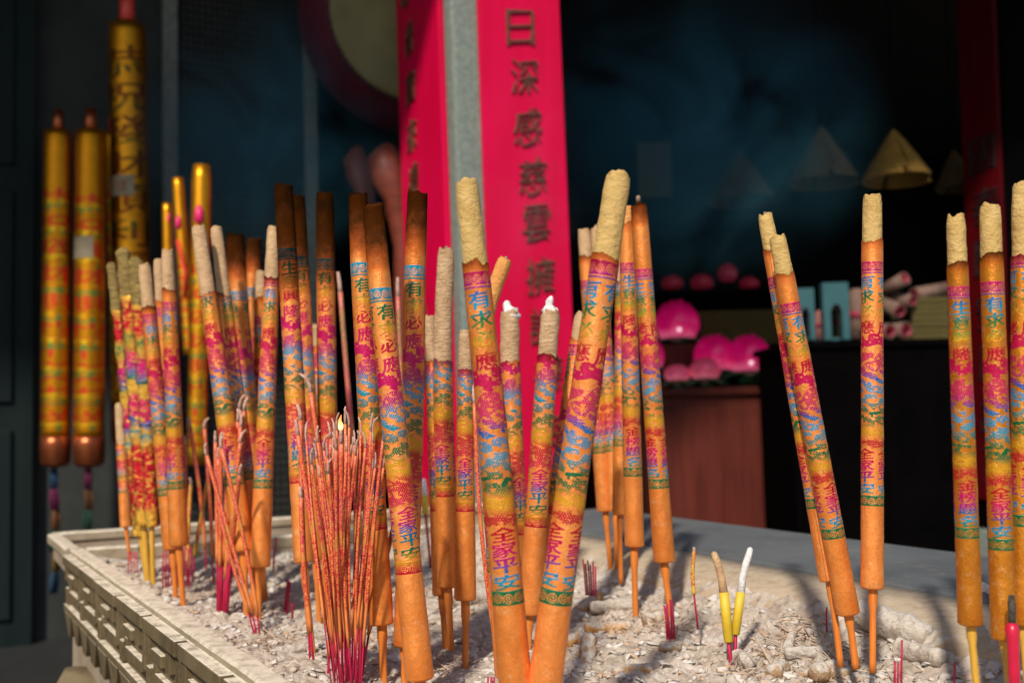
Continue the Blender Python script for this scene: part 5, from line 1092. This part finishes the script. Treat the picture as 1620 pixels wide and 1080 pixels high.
def lotus(label, x, y_bot, wpx, hpx, d, m, glint=True, leaves=True):
    b0 = dep(x, y_bot, d); root = empty('lotus_lamp', b0, label, 'lotus lamp', 'pink lotus lamps on the altar'); r = wpx/2*d/FPX; h = hpx*d/FPX; z0 = np.zeros(3)
    for ring, (rr, hh, n, o, ln) in enumerate(((0.86, 0.95, 8, 0.0, -0.12*r), (0.62, 1.0, 7, 0.4, -0.28*r), (0.34, 0.96, 5, 0.1, -0.2*r))):
        mb = MB()
        for k in range(n): petal(mb, z0, o+k*2*math.pi/n, r*rr, h*hh*(1+0.06*math.sin(k*2.3)), ln, r*0.42)
        o_ = mb.build('petal_ring', m, root, True); so = o_.modifiers.new('thickness', 'SOLIDIFY'); so.thickness = 0.004
    if leaves:
        mb = MB()
        for k in range(7):
            a = k*2*math.pi/7; dd = np.array([math.cos(a), math.sin(a), 0]); s = np.array([-dd[1], dd[0], 0])
            V = [np.array([0, 0, 0.004]), dd*r*0.6+s*r*0.42+np.array([0, 0, -0.005]), dd*r*1.25+np.array([0, 0, -0.03]), dd*r*0.6-s*r*0.42+np.array([0, 0, -0.005])]; V += [p-np.array([0, 0, 0.006]) for p in V]
            mb.add(V, [[0, 3, 2, 1], [4, 5, 6, 7], [0, 1, 5, 4], [1, 2, 6, 5], [2, 3, 7, 6], [3, 0, 4, 7]])
        mb.build('leaf_ring', GRN, root, False); mb = MB(); tube(mb, [np.array([0, 0, -0.07]), np.array([0, 0, 0.01])], [r*0.5, r*0.3], 16); mb.build('base', GRN, root, True)
    if glint:
        mb = MB(); c = dep(x+wpx*0.03, y_bot-hpx*0.22, d-r*1.05)-b0; q = 3.4*d/FPX; tube(mb, [c-np.array([0, 0, q]), c-np.array([0, 0, q*0.6]), c, c+np.array([0, 0, q*0.6]), c+np.array([0, 0, q])], [q*0.2, q*0.8, q, q*0.8, q*0.2], 14); mb.build('glint', GLINT, root, True)  # small glowing bead added in place of a sun highlight
    return root
lotus('big pink lotus lamp on the raised step, right of the dusty grey tipped stick', 1072, 534, 86, 58, AD+0.45, LOT)
lotus('left one of the two touching pink lotus lamps on the altar front', 1132, 584, 82, 54, AD+0.2, LOT, False)
lotus('right one of the two touching pink lotus lamps, with a glowing glint bead', 1186, 586, 84, 56, AD+0.12, LOT)
lotus('partly hidden pink lotus lamp behind the dusty grey tipped joss stick', 1034, 580, 42, 42, AD+0.3, LOT, False)
lotus('small pale pink open lotus low at the front left of the altar', 1072, 601, 52, 24, AD+0.1, LOTP, False)
lotus('small pale pink open lotus low in front of the two touching lamps', 1116, 598, 60, 32, AD+0.08, LOTP, False)
step = empty('altar_step', dep(1085, 540, AD+0.4), 'dark raised step behind the front lotus lamps', 'step'); so_ = np.array(step.location)
mb = MB(); zs0, zs1 = zt+0.001, dep(1072, 545, AD+0.4)[2]; wbox2(mb, xl+0.02, dep(1108, 540, AD+0.4)[0], AD+0.33, AD+0.62, zs0, zs1, so_); mb.build('step_box', WOODR, step, bevel=0.005)
# row of dim lamps further back on a shelf
SD = 6.6
og3 = dep(1130, 462, SD); shelf = empty('rear_shelf', og3, 'dark wooden shelf in the hall carrying a row of dim pink lamps', 'shelf'); zz = dep(1130, 460, SD)[2]; xs0, xs1 = dep(980, 460, SD)[0], dep(1260, 460, SD)[0]
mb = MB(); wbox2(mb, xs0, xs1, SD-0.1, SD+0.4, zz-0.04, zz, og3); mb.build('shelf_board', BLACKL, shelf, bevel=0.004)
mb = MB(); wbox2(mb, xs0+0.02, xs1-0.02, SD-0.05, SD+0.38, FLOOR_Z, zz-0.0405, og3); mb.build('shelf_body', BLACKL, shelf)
for x, wv, hv, lab in ((1064, 42, 20, 'leftmost dim pink lotus lamp on the rear shelf'), (1111, 44, 22, 'second dim pink lotus lamp from the left on the rear shelf'), (1186, 38, 18, 'dim pink lotus lamp right of the tall red one on the rear shelf'), (1230, 30, 16, 'rightmost dim pink lotus lamp on the rear shelf')):
    lotus(lab, x, 456, wv, hv, SD, LOTD, False, False)
b0 = dep(1151, 456, SD-0.03); rl_ = empty('red_lamp', b0, 'taller round dim red lamp standing among the small ones on the rear shelf', 'lamp'); f = lambda y: dep(1151, y, SD-0.03)-b0; q = SD/FPX
mb = MB(); tube(mb, [f(y) for y in (446, 440, 432, 424, 418)], [q*8, q*14, q*16, q*13, q*5], 20, round_=0.3); mb.build('lamp_globe', LOTD, rl_, True)
mb = MB(); tube(mb, [f(457), f(452), f(445)], [q*9, q*5, q*7], 16); mb.build('lamp_foot', BLACKL, rl_, True)

# yellow paper stacks, rolls, teal holders
YPAP = simple('yellow_joss_paper', (0.07, 0.05, 0.008), (0.12, 0.09, 0.017), 90, 0.9, bs=1.0, bd=0.004, stretch=(0.3, 0.3, 6))
YPAP2 = simple('aged_yellow_paper', (0.09, 0.08, 0.03), (0.13, 0.115, 0.05), 30, 0.9, bs=0.3)
def stack(label, x0, x1, y0, y1, d, dep_, m=YPAP):
    b0 = dep((x0+x1)/2, y1, d); o = empty('paper_stack', b0, label, 'paper stack', 'stacks of yellow joss paper'); n = 7; z1 = dep(x0, y0, d)[2]; h = (z1-b0[2])/n; wx = dep(x1, y1, d)[0]-dep(x0, y1, d)[0]
    for k in range(n):
        mb = MB(); j = rng.normal(0, 0.004, 2); mb.box((j[0], dep_/2+j[1], h*(k+0.5)), (wx/2*(1+rng.normal(0, 0.01)), 0, 0), (0, dep_/2, 0), (0, 0, h*0.46)); mb.build('paper_bundle', m, o, bevel=0.003)
stack('wide low stack of yellow joss paper behind the two touching lotus lamps', 1108, 1232, 492, 545, AD+0.62, 0.25)
stack('stack of yellow joss paper on the black cabinet, right of the paper rolls', 1444, 1502, 470, 536, BD+0.16, 0.25)
stack('second stack of yellow joss paper at the cabinet end by the golden joss stick', 1496, 1532, 478, 536, BD+0.30, 0.25)
ROLLR = simple('red_printed_paper', (0.16, 0.004, 0.015), (0.24, 0.01, 0.03), 30, 0.7); ROLLW = simple('cream_paper', (0.10, 0.050, 0.036), (0.17, 0.10, 0.07), 30, 0.75)
def roll(label, a, b_, w, d, d2):
    b0 = dep(*a, d); o = empty('paper_roll', b0, label, 'paper roll', 'rolled red and cream papers on the cabinet'); P0, P1 = np.zeros(3), dep(*b_, d+d2)-b0; r = w/2*d/FPX
    mb = MB(); tube(mb, [P0, P0*0.5+P1*0.5, P1], [r, r*0.98, r*0.96], 24, (False, False), rough=0.04, seed=int(a[0])); s = mb.build('outer_sheet', ROLLW, o, True); so = s.modifiers.new('thickness', 'SOLIDIFY'); so.thickness = 0.004
    mb = MB(); tube(mb, [P0-(P1-P0)*0.02, P1], [r*0.72, r*0.70], 20, (False, True), rough=0.05, seed=3); s = mb.build('inner_sheet', ROLLR, o, True); so = s.modifiers.new('thickness', 'SOLIDIFY'); so.thickness = 0.003
roll('top paper roll, red inside, pointing up to the front right of the upright joss stick', (1432, 440), (1396, 462), 22, BD+0.1, 0.12)
roll('middle paper roll below the top one, red inside', (1424, 492), (1388, 478), 24, BD+0.05, 0.15)
roll('lowest right paper roll lying on the cabinet top before the yellow stack', (1434, 522), (1390, 524), 26, BD+0.03, 0.18)
roll('lowest left paper roll on the cabinet top beside the upright joss stick', (1408, 524), (1370, 526), 24, BD+0.02, 0.2)
roll('paper roll lying across on top of the yellow stack', (1446, 466), (1500, 456), 22, BD+0.22, 0.1)
roll('paper roll between the top and middle ones, half hidden', (1444, 476), (1400, 470), 20, BD+0.12, 0.15)
PINKP = simple('faded_red_bundle', (0.26, 0.05, 0.05), (0.36, 0.16, 0.13), 40, 0.8)
def bundle(label, x, y0, y1, w, d, m):
    b0 = dep(x, y1, d); o = empty('paper_bundle', b0, label, 'paper bundle', 'paper bundles between the teal holders'); f = lambda y: dep(x, y, d)-b0; r = w/2*d/FPX
    mb = MB(); tube(mb, [f(y1), f((y0+y1)/2), f(y0+4), f(y0)], [r, r*1.02, r, r*0.8], 18, rough=0.06, seed=int(x), round_=0.2); mb.build('rolled_paper', m, o, True)
    mb = MB(); tube(mb, [f(y0+(y1-y0)*0.45), f(y0+(y1-y0)*0.6)], r*1.06, 18); mb.build('band', ROLLR, o, True)
bundle('cream paper bundle with red band just left of the upright joss stick', 1356, 458, 536, 26, BD+0.25, ROLLW)
bundle('faded red paper bundle standing between the two teal holders', 1300, 492, 537, 20, BD+0.3, PINKP)
bundle('ochre paper bundle in the opening of the right teal holder', 1326, 482, 537, 14, BD+0.28, YPAP)
TEALP = simple('light_teal_painted_metal', (0.013, 0.066, 0.075), (0.02, 0.09, 0.10), 12, 0.5)
def holder(label, x0, x1, y0, y1, ya, d):
    b0 = dep((x0+x1)/2, y1, d); o = empty('paper_holder', b0, label, 'holder', 'teal holders on the cabinet'); wx = (x1-x0)*d/FPX; h = (y1-y0)*d/FPX; ha = (y1-ya)*d/FPX; lw = wx*0.28
    V = []; F = []
    outl = [(-wx/2, 0), (-wx/2+lw, 0), (-wx/2+lw, ha*0.7)]+[(-(wx/2-lw)*math.cos(math.pi*k/8), ha*0.7+ha*0.3*math.sin(math.pi*k/8)) for k in range(1, 8)]+[(wx/2-lw, ha*0.7), (wx/2-lw, 0), (wx/2, 0), (wx/2, h), (-wx/2, h)]
    bm = bmesh.new(); vs = [bm.verts.new((x, 0, z)) for x, z in outl]; fc = bm.faces.new(vs); ex = bmesh.ops.extrude_face_region(bm, geom=[fc]); bmesh.ops.translate(bm, verts=[g for g in ex['geom'] if isinstance(g, bmesh.types.BMVert)], vec=(0, 0.05, 0)); bmesh.ops.recalc_face_normals(bm, faces=bm.faces)
    me = bpy.data.meshes.new('front_plate'); bm.to_mesh(me); bm.free(); me.materials.append(TEALP); p = bpy.data.objects.new('front_plate', me); COL.objects.link(p); p.parent = o
    mb = MB(); mb.box((0, 0.12, 0.006), (wx/2, 0, 0), (0, 0.069, 0), (0, 0, 0.006)); mb.build('tray', TEALP, o)
holder('left light teal holder with an arched opening, shorter one behind the leaning pair', 1262, 1291, 455, 537, 486, BD+0.06)
holder('right light teal holder with an arched opening, taller one left of the upright joss stick', 1305, 1346, 446, 537, 480, BD+0.12)
# yellow notice and incense coils deep in the hall
b0 = dep(1037, 312, 6.2); nt_ = empty('yellow_notice', b0, 'faded yellow paper notice hanging in the hall right of the wide red board', 'notice')
mb = MB(); mb.box((0, 0, 46*6.2/FPX), (27*6.2/FPX, 0, 0), (0, 0.003, 0), (0, 0, 46*6.2/FPX)); mb.build('sheet', YPAP2, nt_)
mb = MB(); mb.box((0, -0.0035, 90*6.2/FPX), (28*6.2/FPX, 0, 0), (0, 0.006, 0), (0, 0, 0.006)); mb.build('rail', BLACKL, nt_)
mb = MB(); 
for s in (-1, 1): tube(mb, [np.array([s*0.08, 0, 90*6.2/FPX]), np.array([s*0.02, 0, EAVE_Z-b0[2]-0.01])], 0.002, 6)
mb.build('cord', BLACKL, nt_)
COILM = simple('incense_coil_paste', (0.18, 0.095, 0.009), (0.27, 0.15, 0.016), 30, 0.9); COILD = simple('dim_incense_coil_paste', (0.075, 0.043, 0.010), (0.115, 0.066, 0.017), 30, 0.9)  # COILD is the same paste with dim light put into its colour
def coil(label, x, y0, y1, w, d, m):
    b0 = dep(x, y1, d); o = empty('incense_coil', b0, label, 'incense coil', 'cone shaped incense coils hanging in the hall'); h = (y1-y0)*d/FPX; R0 = w/2*d/FPX; n = 360; tn = 11
    pts = [np.array([math.cos(t*tn*2*math.pi)*R0*(1-t)**0.9*1.0, math.sin(t*tn*2*math.pi)*R0*(1-t)**0.9, h*t]) for t in np.linspace(0, 0.985, n)]
    mb = MB(); tube(mb, pts, h/tn*0.46, 7); mb.build('spiral', m, o, True)
    mb = MB(); tube(mb, [np.array([0, 0, h*0.97]), np.array([0, 0, EAVE_Z-b0[2]-0.01])], 0.003, 6); mb.build('hanging_cord', BLACKL, o)
coil('left cone shaped ochre incense coil hanging above the leaning pair', 1303, 200, 290, 108, 5.0, COILD)
coil('right brighter cone shaped ochre incense coil hanging above the upright joss stick', 1418, 205, 286, 106, 4.9, COILM)
coil('ochre incense coil partly hidden behind the dark red board at the right', 1512, 236, 300, 60, 5.6, COILD)
coil('dim blurred incense coil in the smoke above the pink lotus lamps', 1172, 238, 320, 108, 6.6, COILD)

# second column with the dark red board
REDD = lacquer('shaded_red_lacquer', (0.045, 0.0004, 0.0014), (0.075, 0.0006, 0.0024)); BLKL = simple('black_lettering', (0.004, 0.004, 0.004), (0.012, 0.01, 0.01), 30, 0.5)  # REDD already holds the hall's shade in its colour
C2 = dep(1603, 790, 4.95); ax2 = dep(1578, 180, 4.95)-C2; ax2 /= np.linalg.norm(ax2); base2 = C2+ax2*((FLOOR_Z-C2[2])/ax2[2])
def c2(sv, su, z): return base2+ax2*((z-base2[2])/ax2[2])+VD3*sv+NP*su
def fs2(x, y):
    P = ray_plane(x, y, base2+nL*0.022, true_n(nL, NP, ax2)); b0 = base2+ax2*((P[2]-base2[2])/ax2[2]); return float((P-b0)@NP)
a0_, a1_ = sorted((fs2(1600, 700), fs2(1540, 700)))
col2 = empty('stone_column', base2+VD3*0.18+NP*(a0_+a1_)/2, 'shaded black column at the right edge behind the golden joss sticks', 'column')
def cq2(z, g): return [c2(-g*(k in (0, 3))+(0.37+g)*(k in (1, 2)), (a0_-0.02-g) if k < 2 else (a1_+0.012+g), z)-np.array(col2.location) for k in range(4)]
mb = MB(); mb.quadbox(cq2(FLOOR_Z+0.2, 0), cq2(EAVE_Z-0.01, 0)); mb.build('shaft', BLACKL, col2, bevel=0.008)  # stone shaft coloured black, its shade put into the colour
mb = MB(); mb.quadbox(cq2(FLOOR_Z-0.01, 0.06), cq2(FLOOR_Z+0.199, 0.035)); mb.build('plinth', COLST, col2, bevel=0.012)
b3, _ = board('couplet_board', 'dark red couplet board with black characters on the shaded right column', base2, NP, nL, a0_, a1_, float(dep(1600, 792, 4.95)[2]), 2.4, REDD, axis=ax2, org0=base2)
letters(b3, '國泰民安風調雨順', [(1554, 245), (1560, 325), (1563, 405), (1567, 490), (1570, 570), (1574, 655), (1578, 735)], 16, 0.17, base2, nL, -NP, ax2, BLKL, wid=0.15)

# ================================================================== drifting incense smoke
def smoke(label, c, rad, dens, sd, col=(0.17, 0.60, 0.80)):
    m = bpy.data.materials.new('incense_smoke'); m.use_nodes = True; t = m.node_tree; t.nodes.remove(t.nodes['Principled BSDF'])
    pv = N(t, 'ShaderNodeVolumePrincipled'); pv.inputs['Color'].default_value = (*col, 1); pv.inputs['Anisotropy'].default_value = 0.1
    obj = N(t, 'ShaderNodeTexCoord').outputs['Object']; ln = N(t, 'ShaderNodeVectorMath', operation='LENGTH')
    mp = N(t, 'ShaderNodeMapping'); mp.inputs['Scale'].default_value = (1/rad[0], 1/rad[1], 1/rad[2]); L(t, obj, mp.inputs[0]); L(t, mp.outputs[0], ln.inputs[0])
    fall = ramp_fac(t, ln.outputs['Value'], 1.0, 0.0); fall = math_(t, 'MULTIPLY', fall, fall)
    n = noise(t, 1.9 if rad[0] > 0.3 else 6.0, 6, 0.58, obj, (1.0, 0.8, 1.15)); n.inputs['Distortion'].default_value = 0.8
    k = ramp_fac(t, n.outputs[0], 0.38, 0.66); L(t, math_(t, 'MULTIPLY', math_(t, 'MULTIPLY', k, fall), dens), pv.inputs['Density']); L(t, pv.outputs[0], t.nodes['Material Output'].inputs['Volume'])
    mb = MB(); mb.box((0, 0, 0), (rad[0], 0, 0), (0, rad[1], 0), (0, 0, rad[2])); o = mb.build('incense_smoke', m); o.location = c; tag(o, label, 'smoke', None, 'stuff')
smoke('thin blue incense smoke drifting before the stone tablet and drum', dep(425, 190, 3.75), (0.62, 0.22, 0.60), 10.0, 1)
smoke('faint pale wisp of smoke rising before the wide red board', dep(846, 300, 2.75), (0.20, 0.06, 0.55), 1.3, 3, (0.75, 0.80, 0.95))
smoke('blue incense smoke hanging in the dark hall right of the red boards', dep(1085, 190, 4.6), (1.0, 0.4, 0.85), 8.5, 2)
